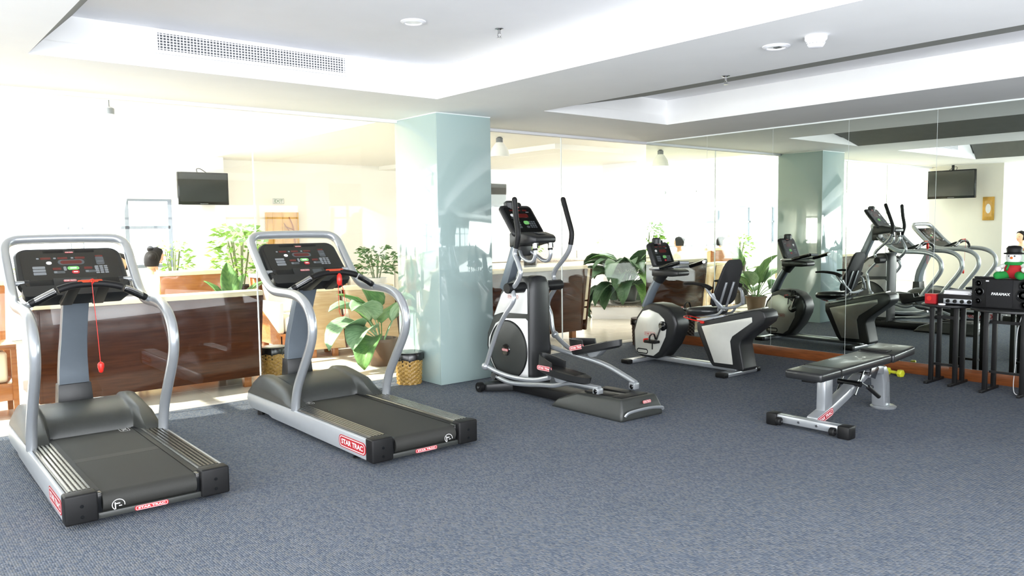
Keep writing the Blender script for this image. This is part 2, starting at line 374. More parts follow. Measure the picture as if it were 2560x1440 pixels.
# rear wall behind the camera with a band of windows
sbox('wall_front', 'rear_wall', -5, MX+0.1, -3.3, -3.15, 0, 1.12)
sbox('wall_front', 'rear_wall', -5, MX+0.1, -3.3, -3.15, 2.1, H+0.1)
for k in range(7):
    x = -5+k*2.15
    sbox('wall_front', 'rear_wall', x, x+0.22, -3.3, -3.15, 1.12, 2.1)
for k in range(6):
    x = -5+k*2.15+0.22
    w = struct(MB().box(x, x+1.93, -3.27, -3.2, 1.12, 1.17).build('window_%d' % (k+1), 'frame_grey'))
    MB().box(x, x+1.93, -3.27, -3.2, 2.05, 2.10).build('frame_bar', 'frame_grey', w)
    MB().box(x+0.94, x+0.99, -3.26, -3.21, 1.17, 2.05).build('frame_bar', 'frame_grey', w)
    MB().box(x, x+1.93, -3.26, -3.21, 1.75, 1.79).build('frame_bar', 'frame_grey', w)
    MB().box(x, x+1.93, -3.24, -3.232, 1.17, 2.05).build('glass_pane', 'glass', w)
# lounge shell
LX, LY, SX = 4.45, 13.0, 1.7
sbox('ceiling', 'lounge_paint', SX, LX+0.01, GY+0.05, LY+0.3, 2.86, 2.96)
sbox('ceiling', 'lounge_paint', LX, 16, GY+0.05, LY+0.3, 2.65, 2.95)
sbox('ceiling', 'lounge_paint', 7.6, 9.0, 8.2, LY, 2.58, 2.66)
sbox('wall_back', 'lounge_paint', 4.6, 16, LY, LY+0.2, 0, 2.95)
sbox('wall_right', 'lounge_paint', 15.8, 16, GY, LY, 0, 2.95)
sbox('wall_right', 'beige_paint', MX+0.2, 16, GY-0.15, GY-0.03, 0, 2.95)
sbox('column', 'white_paint', 11.0, 12.6, 9.7, 10.55, 0, 2.65)
sbox('column', 'white_paint', 3.90, 4.56, 12.55, LY+0.2, 0, 2.95)
sbox('column', 'white_paint', 9.3, 10.2, 12.55, LY+0.2, 0, 2.65)
sbox('wall_back', 'lounge_paint', -5, 4.6, LY, LY+0.2, 0, 0.95)
sbox('wall_back', 'lounge_paint', -5, 4.6, LY, LY+0.2, 2.0, 2.95)
for k, (x0, x1) in enumerate(((-4.6, -2.2), (-2.0, 0.4), (0.6, 2.45), (2.6, 3.85))):
    w = struct(MB().box(x0-0.03, x1+0.03, LY-0.03, LY+0.04, 1.965, 2.0).build('window_%d' % (k+7), ('white_paint' if k == 2 else 'frame_grey'), bevel=0.003))
    MB().box(x0-0.03, x1+0.03, LY-0.03, LY+0.04, 0.95, 1.0).build('frame_bar', ('white_paint' if k == 2 else 'frame_grey'), w)
    MB().box(x0, x1, LY-0.02, LY+0.04, 1.545, 1.59).build('frame_bar', ('white_paint' if k == 2 else 'frame_grey'), w)
    for xx in (x0-0.03, (x0+x1)/2-0.03, x1-0.03):
        MB().box(xx, xx+0.06, LY-0.02, LY+0.04, 1.0, 1.965).build('frame_bar', ('white_paint' if k == 2 else 'frame_grey'), w)
    MB().box(x0, x1, LY+0.0, LY+0.008, 1.0, 1.965).build('glass_pane', 'glass', w)
    sbox('wall_back', 'lounge_paint', x1+0.03, x1+0.17 if k < 3 else 4.0, LY, LY+0.2, 0.95, 2.0)
# skylight over the left half of the lounge
sk = struct(MB().box(-5, SX, GY+0.05, GY+0.17, 2.80, 2.95).build('window_11', 'white_paint'))
for y in (8.9, 10.9, 12.9): MB().box(-5, SX, y, y+0.06, 2.83, 2.93).build('frame_bar', 'white_paint', sk)
for x in (-3, -1, 1): MB().box(x, x+0.05, GY+0.17, 12.9, 2.84, 2.92).build('frame_bar', 'white_paint', sk)
for x in (-5, -3, -1, 1):
    MB().box(x+0.05, min(SX, x+2), GY+0.17, 12.9, 2.93, 2.938).build('glass_pane', 'glass', sk)
# granite topped ledge and kitchen counter far right
ld = struct(MB(frame((9.15, 9.03, 0), (0.68, -0.73, 0), (0.73, 0.68, 0))).box(0, 2.6, 0, 0.95, 0, 0.195).build('trim_5', 'white_paint', bevel=0.004))
MB(frame((9.15, 9.03, 0), (0.68, -0.73, 0), (0.73, 0.68, 0))).box(-0.02, 2.6, -0.02, 0.95, 0.195, 0.22).build('ledge_top', 'granite', ld, bevel=0.003)

# ------------------------------------------------------------------ ceiling fittings
def downlight(x, y, z, label):
    t = thing('ceiling_downlight', label, 'downlight', (x, y, z))
    MB().lathe([(0.082, -0.001), (0.082, -0.006), (0.062, -0.014), (0.056, -0.012), (0.056, -0.001)], 32).build('trim_ring', 'white_paint', t)
    MB().lathe([(0.055, -0.002), (0.055, -0.006)], 28).build('diffuser', 'leaf_pale' if False else 'shade_glass', t)
    return t
downlight(2.892, 4.462, H2, 'round recessed downlight in the stepped ceiling tray over the treadmills')
d2 = downlight(4.40, 2.764, H, 'white round downlight set in the ceiling beam beside the smoke detector')
MB().box(0.0, 0.03, -0.02, 0.02, -0.010, -0.006).build('lamp_holder', 'print_dim', d2)
t = thing('smoke_detector', 'white smoke detector hanging under the ceiling beam', 'smoke detector', (4.357, 2.48, H))
MB().lathe([(0.062, 0), (0.062, -0.022), (0.052, -0.032)], 28).build('base', 'white_paint', t)
MB().lathe([(0.050, -0.032), (0.052, -0.044), (0.040, -0.062), (0.030, -0.066)], 28).build('sensing_head', 'white_paint', t)
for k in range(8):
    MB(Matrix.Rotation(k*math.pi/4, 4, 'Z')).box(0.046, 0.0505, -0.012, 0.012, -0.047, -0.043).build('slot', 'print_grey', t)
def sprinkler(x, y, z, label):
    t = thing('fire_sprinkler', label, 'sprinkler', (x, y, z))
    MB().lathe([(0.030, 0), (0.030, -0.004), (0.012, -0.010)], 20).build('escutcheon', 'chrome', t)
    MB().lathe([(0.009, -0.01), (0.009, -0.035)], 12).tube([(-0.009, 0, -0.03), (-0.014, 0, -0.045), (-0.004, 0, -0.06)], 0.003, 6).tube([(0.009, 0, -0.03), (0.014, 0, -0.045), (0.004, 0, -0.06)], 0.003, 6).build('body', 'chrome', t)
    MB().lathe([(0.016, -0.060), (0.016, -0.063)], 16).build('deflector', 'chrome', t)
sprinkler(3.46, 4.278, H2, 'chrome sprinkler head in the ceiling tray near the downlight')
sprinkler(4.97, 3.53, H, 'small sprinkler head at the dark edge of the ceiling beam')
t = thing('air_grille', 'long white air conditioning grille high on the ceiling tray riser', 'air vent', (2.32, 5.62, 2.755))
MB().box(-0.68, 0.68, -0.004, 0.0, -0.058, 0.058).build('backing', 'print_dim', t)
g = MB()
for x0, x1, z0, z1 in ((-0.71, 0.71, 0.055, 0.078), (-0.71, 0.71, -0.078, -0.055), (-0.71, -0.685, -0.055, 0.055), (0.685, 0.71, -0.055, 0.055)): g.box(x0, x1, -0.014, 0, z0, z1)
g.build('frame', 'white_paint', t)
me = None
for k in range(6):
    z = -0.046+k*0.0184
    o = MB().box(-0.685, 0.685, -0.016, -0.006, -0.0028, 0.0028).build('slat', 'white_paint', t) if me is None else bpy.data.objects.new('slat', me)
    if me is None: me = o.data
    else: COL.objects.link(o); o.parent = t
    o.location.z = z
me = None
for k in range(62):
    x = -0.672+k*0.02203
    w = 0.0032
    if me is None: o = MB().box(-w, w, -0.012, -0.003, -0.055, 0.055).build('fin', 'white_paint', t); me = o.data
    else: o = bpy.data.objects.new('fin', me); COL.objects.link(o); o.parent = t
    o.location.x = x

# ------------------------------------------------------------------ lounge furniture
def sofa(name, label, cat, loc, rz, W, wood, leather, top=0.93, D=0.82, flare=0.03, legs=4, cushions=2, group=None, arms=True, reveal=False, lean=0.0):
    """front of the seat faces local +y, the wooden back stands at y = 0"""
    t = thing(name, label, cat, loc, rz, group)
    zb = 0.10
    p = MB(); p.rings([[(-W/2, 0, zb), (W/2, 0, zb), (W/2, 0.04, zb), (-W/2, 0.04, zb)], [(-W/2-flare+lean, -0.05, top-0.02), (W/2+flare+lean, -0.05, top-0.02), (W/2+flare+lean, 0.0, top-0.02), (-W/2-flare+lean, 0.0, top-0.02)]])
    p.build('back_panel', wood, t, bevel=0.004)
    if lean:
        b = MB(); b.rings([[(W/2-0.002, -0.004, zb), (W/2+0.018, -0.004, zb), (W/2+0.018, 0.05, zb), (W/2-0.002, 0.05, zb)], [(W/2+flare+lean-0.002, -0.054, top-0.02), (W/2+flare+lean+0.018, -0.054, top-0.02), (W/2+flare+lean+0.018, 0.02, top-0.02), (W/2+flare+lean-0.002, 0.02, top-0.02)]]); b.build('dark_edge', 'wood_dark', t)
    if reveal:
        for k0, k1, z0, z1 in ((0.0, 0.055, zb+0.14, zb+0.30), (0.0, 0.055, zb+0.32, zb+0.39), (0.0, 0.055, zb+0.41, top-0.02)):
            f0, f1 = flare*(z0-zb)/(top-zb), flare*(z1-zb)/(top-zb); y0, y1 = -0.05*(z0-zb)/(top-zb), -0.05*(z1-zb)/(top-zb)
            b = MB(); b.rings([[(W/2+f0+k0, y0, z0), (W/2+f0+k1, y0, z0), (W/2+f0+k1, 0.2, z0), (W/2+f0+k0, 0.2, z0)], [(W/2+f1+k0, y1, z1), (W/2+f1+k1, y1, z1), (W/2+f1+k1, 0.2, z1), (W/2+f1+k0, 0.2, z1)]]); b.build('upholstery_strip', leather, t, bevel=0.008)
        b = MB(); b.rings([[(W/2+0.055, 0, zb), (W/2+0.09, 0, zb), (W/2+0.09, D, zb), (W/2+0.055, D, zb)], [(W/2+flare+0.055, -0.05, top-0.02), (W/2+flare+0.09, -0.05, top-0.02), (W/2+flare+0.09, 0.2, top-0.02), (W/2+flare+0.055, 0.2, top-0.02)]]); b.build('end_post', wood, t, bevel=0.004)
    c = MB(); c.box(-W/2-flare+lean, W/2+flare+lean, -0.055, 0.16, top-0.02, top+0.03); c.build('top_rail', leather, t, bevel=0.012)
    MB().box(-W/2, W/2, 0.04, D, zb, 0.24).build('base', 'wood_mid' if wood != 'wood_dark' else 'wood_dark', t, bevel=0.004)
    n = cushions
    for k in range(n):
        a = -W/2+0.08+k*(W-0.16)/n; b = a+(W-0.16)/n-0.012
        MB().box(a, b, 0.16, D+0.01, 0.24, 0.44).build('seat_cushion', leather, t, bevel=0.035, seg=3)
        MB().box(a, b, 0.05, 0.20, 0.42, top-0.03).build('back_cushion', leather, t, bevel=0.035, seg=3)
    if arms:
        for s in (-1, 1):
            x0, x1 = sorted((s*W/2, s*(W/2-0.075)))
            MB().box(x0, x1, 0.04, D-0.05, 0.24, 0.62).build('arm', leather, t, bevel=0.02)
            sx = s*(W/2+0.006)
            pr = MB(); pr.prism([(-0.0, zb), (D, zb), (D, 0.22), (0.30, 0.50), (0.06, top-0.03), (-0.05, top-0.03)], 'x', min(sx, sx-s*0.03), max(sx, sx-s*0.03)); pr.build('side_panel', wood, t, bevel=0.003)
    for sx in (-1, 1):
        for y in (0.06, D-0.08):
            MB().box(sx*(W/2-0.12)-0.035, sx*(W/2-0.12)+0.035, y-0.035, y+0.035, 0, zb).build('leg', 'wood_mid', t, bevel=0.004)
    return t
sofa('lounge_sofa', 'dark veneered sofa back with cream top right behind the glass and nearest treadmill', 'sofa', (2.05, 7.42, 0), 0, 1.86, 'wood_dark', 'cream', top=0.90)
sofa('lounge_sofa', 'dark veneered sofa with cream top behind the cross trainer', 'sofa', (6.72, 7.62, 0), 0, 1.62, 'wood_dark', 'cream', top=0.95, flare=0.07, reveal=True)
sofa('lounge_sofa', 'cream sofa facing the glass beyond the second treadmill, brown base', 'sofa', (4.55, 9.95, 0), math.pi, 1.25, 'wood_mid', 'white_leather', top=0.92)
sofa('lounge_sofa', 'mid brown wooden sofa back with seated women beyond it', 'sofa', (2.98, 9.35, 0), 0, 0.66, 'wood_mid', 'cream', top=1.02, D=0.5, arms=False, cushions=1)
sofa('armchair', 'tan veneered armchair back behind the second treadmill, nearer the wicker baskets', 'armchair', (4.22, 8.55, 0), math.radians(-12), 0.50, 'wood_tan', 'cream', top=0.80, D=0.5, cushions=1, flare=0.02, arms=False, lean=-0.10)
sofa('armchair', 'tan veneered armchair back with dark edges beside the drooping big-leaf plant', 'armchair', (4.84, 8.40, 0), math.radians(-12), 0.56, 'wood_tan', 'cream', top=0.80, D=0.5, cushions=1, flare=0.02, arms=False, lean=-0.10)
sofa('lounge_sofa', 'mid brown sofa with cream cushions at the far left edge behind the glass', 'sofa', (0.55, 8.55, 0), 0, 0.95, 'wood_mid', 'cream', top=1.05, cushions=1)
sofa('lounge_sofa', 'white sofa by the far windows with a bright fern behind', 'sofa', (6.5, 10.9, 0), math.pi, 1.7, 'wood_tan', 'white_leather', top=0.95)
sofa('lounge_sofa', 'white sofa partly hidden behind the mint column', 'sofa', (8.6, 11.2, 0), math.pi, 1.6, 'wood_tan', 'white_leather', top=0.9)
t = thing('side_table', 'low wooden side table with an open shelf at the far left edge', 'table', (0.72, 7.75, 0))
MB().box(-0.25, 0.27, -0.2, 0.2, 0.56, 0.60).build('table_top', 'wood_mid', t, bevel=0.003)
for sx in (-0.23, 0.25):
    for sy in (-0.18, 0.18): MB().box(sx-0.02, sx+0.02, sy-0.02, sy+0.02, 0, 0.56).build('leg', 'wood_mid', t)
MB().box(-0.24, 0.26, -0.19, 0.19, 0.14, 0.28).build('drawer_box', 'wood_mid', t, bevel=0.003)
t = tag(MB().box(-0.19, 0.21, -0.15, 0.15, 0, 0.26).build('seat_cushion', 'cream', bevel=0.03, seg=3), 'cream square cushion stored on the low side table shelf', 'cushion'); t.location = (0.72, 7.75, 0.281); t.name = 'cushion'

def television(label, loc, rz, w, h, mount):
    t = thing('television', label, 'television', loc, rz)
    MB().box(-w/2, w/2, -0.03, 0.03, -h/2, h/2).build('housing', 'tv_black', t, bevel=0.008)
    MB().box(-w/2+0.022, w/2-0.022, -0.033, -0.0295, -h/2+0.045, h/2-0.022).build('screen', 'tv_screen', t)
    MB().box(-0.06, 0.06, -0.033, -0.03, -h/2+0.012, -h/2+0.02).build('indicator', 'print_grey', t)
    if mount == 'ceiling': MB().box(-0.02, 0.02, 0.03, 0.06, -0.1, h/2+0.10).box(-0.06, 0.06, 0.02, 0.07, h/2+0.10, h/2+0.104).build('mount', 'tv_black', t)
    else: MB().box(-0.10, 0.10, 0.03, 0.13, -0.1, 0.1).build('mount', 'tv_black', t)
    c = MB().tube([(-0.06, 0.03, h/2-0.02), (-0.07, 0.05, h/2+0.05), (0.0, 0.09, h/2+0.06), (0.08, 0.06, h/2+0.0)], 0.005, 6, sub=5); c.build('cable', 'black', t)
    return t
television('flat black television on the white pillar across the lounge', (4.18, 12.4, 2.145), 0, 0.76, 0.49, 'wall')
television('flat black television half hidden behind the mint column', (9.75, 12.4, 2.13), 0, 0.78, 0.46, 'wall')
television('black television on a ceiling mount by the left pillar, seen in the mirror', (-0.22, 6.42, 2.21), math.radians(90), 0.86, 0.54, 'ceiling')
t = thing('exit_sign', 'small white exit sign high on the far lounge wall', 'sign', (5.62, 12.97, 1.99))
MB().box(-0.095, 0.095, -0.02, 0.02, -0.045, 0.045).build('panel', 'white_paint', t, bevel=0.003)
lettering('EXIT', frame((0, -0.021, 0), (1, 0, 0), (0, 0, 1)), 0.15, 0.055, 'exit_green', t)
r = MB(frame((0, -0.0205, 0), (1, 0, 0), (0, 0, 1))); ring_shape(r, 0.185, 0.085, 0.004, 0.005, 0.0005); r.build('border', 'exit_green', t)
t = thing('folding_screen', 'amber screen with dark rails and a tree painting on the far wall', 'screen', (5.66, 12.93, 0))
MB().box(-0.29, 0.29, 0, 0.03, 0.05, 1.80).build('panel', 'amber', t, bevel=0.003)
for x in (-0.29, -0.17, 0.0, 0.27): MB().box(x, x+0.02, -0.015, 0.0, 0.05, 1.80).build('rail', 'gold', t)
MB().tube([(0.22, -0.01, 1.1), (0.2, -0.012, 1.5), (0.12, -0.012, 1.72)], 0.01, 6, sub=4).tube([(0.2, -0.012, 1.5), (0.05, -0.012, 1.56)], 0.006, 6).tube([(0.21, -0.012, 1.35), (0.02, -0.012, 1.62)], 0.006, 6).build('branch', 'wood_mid', t)
def pendant(x, y, z, label):
    t = thing('pendant_lamp', label, 'lamp', (x, y, z), 0, None); top = 2.87 if x < 4 else 2.655
    MB().lathe([(0.13, 0), (0.128, 0.012), (0.105, 0.10), (0.06, 0.165), (0.045, 0.18)], 28).build('shade', 'shade_glass', t)
    MB().lathe([(0.045, 0.18), (0.045, 0.235), (0.02, 0.25)], 20).build('socket', 'print_grey', t)
    MB().tube([(0, 0, 0.25), (0, 0, top-z)], 0.006, 8).build('stem', 'print_grey', t)
    return t
pendant(1.93, 8.2, 2.42, 'white bell pendant lamp above the left sofa')
pendant(6.45, 8.0, 2.40, 'white bell pendant lamp just right of the mint column')
t = thing('kitchen_counter', 'speckled granite kitchen counter at the far right of the lounge', 'counter', (11.9, 12.3, 0))
MB().box(-1.0, 1.3, 0.0, 0.65, 0.0, 0.76).build('cabinet', 'beige_paint', t, bevel=0.004)
MB().box(-1.02, 1.32, -0.03, 0.66, 0.76, 0.80).build('worktop', 'granite', t, bevel=0.004)
MB().box(-1.0, 1.3, 0.60, 0.66, 0.80, 1.12).build('backsplash', 'granite', t)
MB().tube([(0.55, 0.45, 0.80), (0.55, 0.45, 1.10), (0.5, 0.38, 1.2), (0.42, 0.3, 1.18), (0.4, 0.27, 1.08)], 0.014, 8, sub=4).build('tap', 'chrome', t)

# ------------------------------------------------------------------ plants
def leaf(name, parent, base, az, el, L, W, droop, m, petiole=0.3, fold=0.25, n=9):
    d = Vector((math.cos(az), math.sin(az), 0)); p = Vector(base); side = Vector((-math.sin(az), math.cos(az), 0))
    ang = el; P = []; steps = n+3; tot = L*(1+petiole)
    for i in range(steps+1):
        P.append((p.copy(), ang)); h = tot/steps
        p = p + (d*math.cos(ang)+Vector((0, 0, 1))*math.sin(ang))*h
        ang -= droop/steps*(0.5+1.0*i/steps)
    k0 = max(1, int(round(steps*petiole/(1+petiole)))); b = MB()
    b.tube([q[0] for q in P[:k0+1]], 0.007, 6)
    rs = []; mseg = 6
    nn = steps-k0
    for i in range(nn+1):
        t = i/nn; c, a = P[k0+i]; w = W/2*(math.sin(math.pi*min(1, t*0.93+0.035)**0.75)**0.8) if 0 < t < 1 else 0.004
        up = Vector((0, 0, 1))*math.cos(a) - d*math.sin(a)
        rs.append([c+side*(w*s)+up*(abs(s)*w*fold*2-0.02*W*math.sin(t*18)*abs(s)) for s in [x/(mseg/2)-1 for x in range(mseg+1)]])
    vs = [q for r in rs for q in r]; mm = mseg+1
    b.add(vs, [(i*mm+j, i*mm+j+1, (i+1)*mm+j+1, (i+1)*mm+j) for i in range(nn) for j in range(mseg)])
    o = b.build(name, m, parent, sharp=60); o.modifiers.new('thickness', 'SOLIDIFY').thickness = 0.003
    return o
def pot(parent, r, h, m, saucer=None):
    MB().lathe([(r*0.72, 0.0), (r*0.98, h*0.9), (r*1.06, h*0.9), (r*1.06, h), (r*0.94, h), (r*0.92, h*0.9)], 28).build('pot', m, parent)
    MB().lathe([(r*0.9, h*0.86), (r*0.9, h*0.88)], 20).build('soil', 'soil', parent)
    if saucer: MB().lathe([(r*0.9, 0.0), (r*1.12, 0.02), (r*1.16, 0.035), (r*0.8, 0.03)], 28).build('saucer', saucer, parent)
# big drooping plant behind the column
t = thing('potted_plant', 'potted plant with big drooping pale green leaves beside the mint column', 'plant', (4.44, 7.62, 0.0015))
pot(t, 0.17, 0.30, 'pot_brown')
for az, el, L, W, dr, m, z in ((196, 50, 0.60, 0.30, 2.5, 'leaf_pale', 0.55), (212, 46, 0.50, 0.32, 2.3, 'leaf_pale', 0.45), (184, 70, 0.52, 0.28, 1.9, 'leaf_pale', 0.60),
                         (222, 30, 0.54, 0.28, 2.5, 'leaf_mid', 0.42), (212, 74, 0.54, 0.28, 2.0, 'leaf_pale', 0.55), (170, 74, 0.5, 0.24, 1.2, 'leaf_mid', 0.5), (110, 60, 0.5, 0.24, 1.5, 'leaf_mid', 0.45),
                         (60, 55, 0.5, 0.24, 1.6, 'leaf_mid', 0.45), (20, 60, 0.5, 0.24, 1.5, 'leaf_mid', 0.5), (350, 70, 0.46, 0.24, 1.2, 'leaf_pale', 0.5), (140, 45, 0.45, 0.22, 2.0, 'leaf_pale', 0.4), (208, 84, 0.5, 0.26, 1.1, 'leaf_mid', 0.7)):
    leaf('leaf', t, (0.03*math.cos(math.radians(az)), 0.03*math.sin(math.radians(az)), 0.26), math.radians(az), math.radians(el), L, W, dr, m, petiole=z)
# dark lily on the ledge
t = thing('potted_plant', 'bushy dark green lily in a black pot on the granite ledge', 'plant', (9.9, 8.95, 0.2205))
pot(t, 0.19, 0.29, 'pot_black', 'saucer')
for k in range(48):
    az = k*2.39996; el = [1.35, 1.1, 0.75, 0.4, 0.12][k % 5]+random.uniform(-0.1, 0.1); L = random.uniform(0.58, 0.82)
    leaf('leaf', t, (0.05*math.cos(az), 0.05*math.sin(az), 0.27), az, el, L, random.uniform(0.22, 0.29), random.uniform(1.7, 3.0), 'leaf_mid' if k % 7 == 0 else 'leaf_dark', petiole=random.uniform(0.35, 0.6), n=7)
# rubber plant behind the dark sofa
t = thing('potted_plant', 'rubber plant with broad glossy leaves rising behind the dark sofa', 'plant', (3.20, 8.75, 0.0015))
pot(t, 0.16, 0.55, 'pot_black')
for az, el, L, W, dr in ((185, 35, 0.38, 0.19, 1.2), (80, 85, 0.42, 0.20, 0.5), (350, 60, 0.40, 0.18, 0.8), (240, 25, 0.36, 0.18, 1.3), (140, 70, 0.34, 0.16, 0.7), (30, 75, 0.36, 0.16, 0.6)):
    leaf('leaf', t, (0, 0, 0.52), math.radians(az), math.radians(el), L, W, dr, 'leaf_mid', petiole=0.55)
def bush(name, label, loc, r, h, potr, poth, m, nleaf, seed, pm='pot_black'):
    t = thing(name, label, 'plant', loc); pot(t, potr, poth, pm)
    R = random.Random(seed); b = MB()
    for k in range(nleaf):
        a = R.uniform(0, 6.283); q = R.random()**0.5; zz = poth+h*(0.15+0.85*R.random()); rr = r*q*(0.6+0.4*math.sin(math.pi*min(1, (zz-poth)/h)))
        c = Vector((rr*math.cos(a), rr*math.sin(a), zz)); d = Vector((math.cos(a), math.sin(a), R.uniform(-0.5, 0.8))).normalized(); s = d.cross(Vector((R.uniform(-1, 1), R.uniform(-1, 1), 1))).normalized()
        l = r*R.uniform(0.22, 0.4); w = l*0.28
        b.add([c, c+d*l*0.5+s*w, c+d*l+Vector((0, 0, -0.15*l)), c+d*l*0.5-s*w, c+d*l*0.5+Vector((0, 0, 0.12*l))], [(0, 4, 1), (1, 4, 2), (2, 4, 3), (3, 4, 0)])
    b.build('foliage', m, t, kind='stuff')
    st = MB()
    for k in range(7):
        a = k*0.9; st.tube([(0.03*math.cos(a), 0.03*math.sin(a), poth*0.9), (r*0.4*math.cos(a), r*0.4*math.sin(a), poth+h*0.75)], 0.008, 6)
    st.build('stems', 'stem', t, kind='stuff')
    return t
bush('potted_fern', 'bright yellow-green fern in a dark pot between the white pillar and second treadmill', (3.95, 10.4, 0.0015), 0.36, 0.78, 0.16, 0.78, 'leaf_bright', 260, 1)
bush('potted_fern', 'small green fern on the far sofa line left of the mint column', (5.62, 9.75, 0.0015), 0.30, 0.42, 0.14, 0.82, 'leaf_mid', 170, 2, 'saucer')
bush('potted_fern', 'leafy plant by the far window behind the seated women', (3.62, 12.15, 0.0015), 0.26, 0.55, 0.15, 0.80, 'leaf_bright', 150, 3)
bush('potted_fern', 'small plant on the lounge floor glimpsed behind the left treadmill console', (1.62, 9.9, 0.0015), 0.30, 0.55, 0.15, 0.72, 'leaf_bright', 150, 4)
bush('desk_plant', 'tiny green plant on the left side table', (0.66, 7.75, 0.601), 0.13, 0.16, 0.05, 0.07, 'leaf_mid', 60, 5, 'wood_mid')
bush('potted_fern', 'small round-leaved plant beyond the cross trainer grips', (9.9, 11.4, 0.0015), 0.24, 0.36, 0.13, 0.98, 'leaf_bright', 150, 6)
bush('potted_fern', 'light green plant behind the bike console by the white column', (12.4, 11.6, 0.0015), 0.3, 0.6, 0.15, 0.85, 'leaf_bright', 150, 8)

# ------------------------------------------------------------------ woven bins
def basket(label, loc, r, h, m, flare=1.12):
    t = thing('waste_basket', label, 'basket', loc)
    b = MB(); rs = []; NA, NR = 72, 30
    for i in range(NR+1):
        z = h*i/NR; R0 = r*(1+(flare-1)*i/NR)
        rs.append([((R0+0.007*math.cos(k*math.pi/3+(i//2 % 2)*math.pi))*math.cos(2*math.pi*k/NA), (R0+0.007*math.cos(k*math.pi/3+(i//2 % 2)*math.pi))*math.sin(2*math.pi*k/NA), z+0.004*(i % 2)) for k in range(NA)])
    b.rings(rs, cap1=False); b.build('woven_body', m, t, sharp=70)
    R0 = r*flare
    b = MB(); rs = []
    for rr, z in ((R0*0.9, h*0.6), (R0*0.97, h*0.98), (R0*1.05, h*1.0), (R0*1.10, h*0.94), (R0*1.105, h*0.79)):
        rs.append([((rr+0.004*math.sin(k*3.1)+0.003*math.sin(k*1.7))*math.cos(2*math.pi*k/40), (rr+0.004*math.sin(k*3.1))*math.sin(2*math.pi*k/40), z+(0.006*math.sin(k*1.1)*(1 if z < h*0.9 else 0.1))) for k in range(40)])
    b.rings(rs, cap0=True, cap1=False); b.build('liner', 'bin_liner', t, sharp=80)
    b = MB(); b.lathe([(R0*1.09, h*0.985), (R0*1.09, h*1.03), (R0*0.95, h*1.04)], 36); b.build('rim_lid', 'wicker_dark' if m == 'wicker_dark' else 'bin_liner', t)
    return t
basket('golden wicker waste basket with black liner at the foot of the mint column', (4.105, 6.54, 0.0), 0.116, 0.30, 'wicker')
basket('golden wicker waste basket behind the glass at the end of the dark sofa', (3.30, 7.88, 0.0015), 0.112, 0.29, 'wicker')
basket('dark brown woven waste bin in the corner between glass and mirror', (7.62, 6.62, 0.0), 0.125, 0.33, 'wicker_dark')

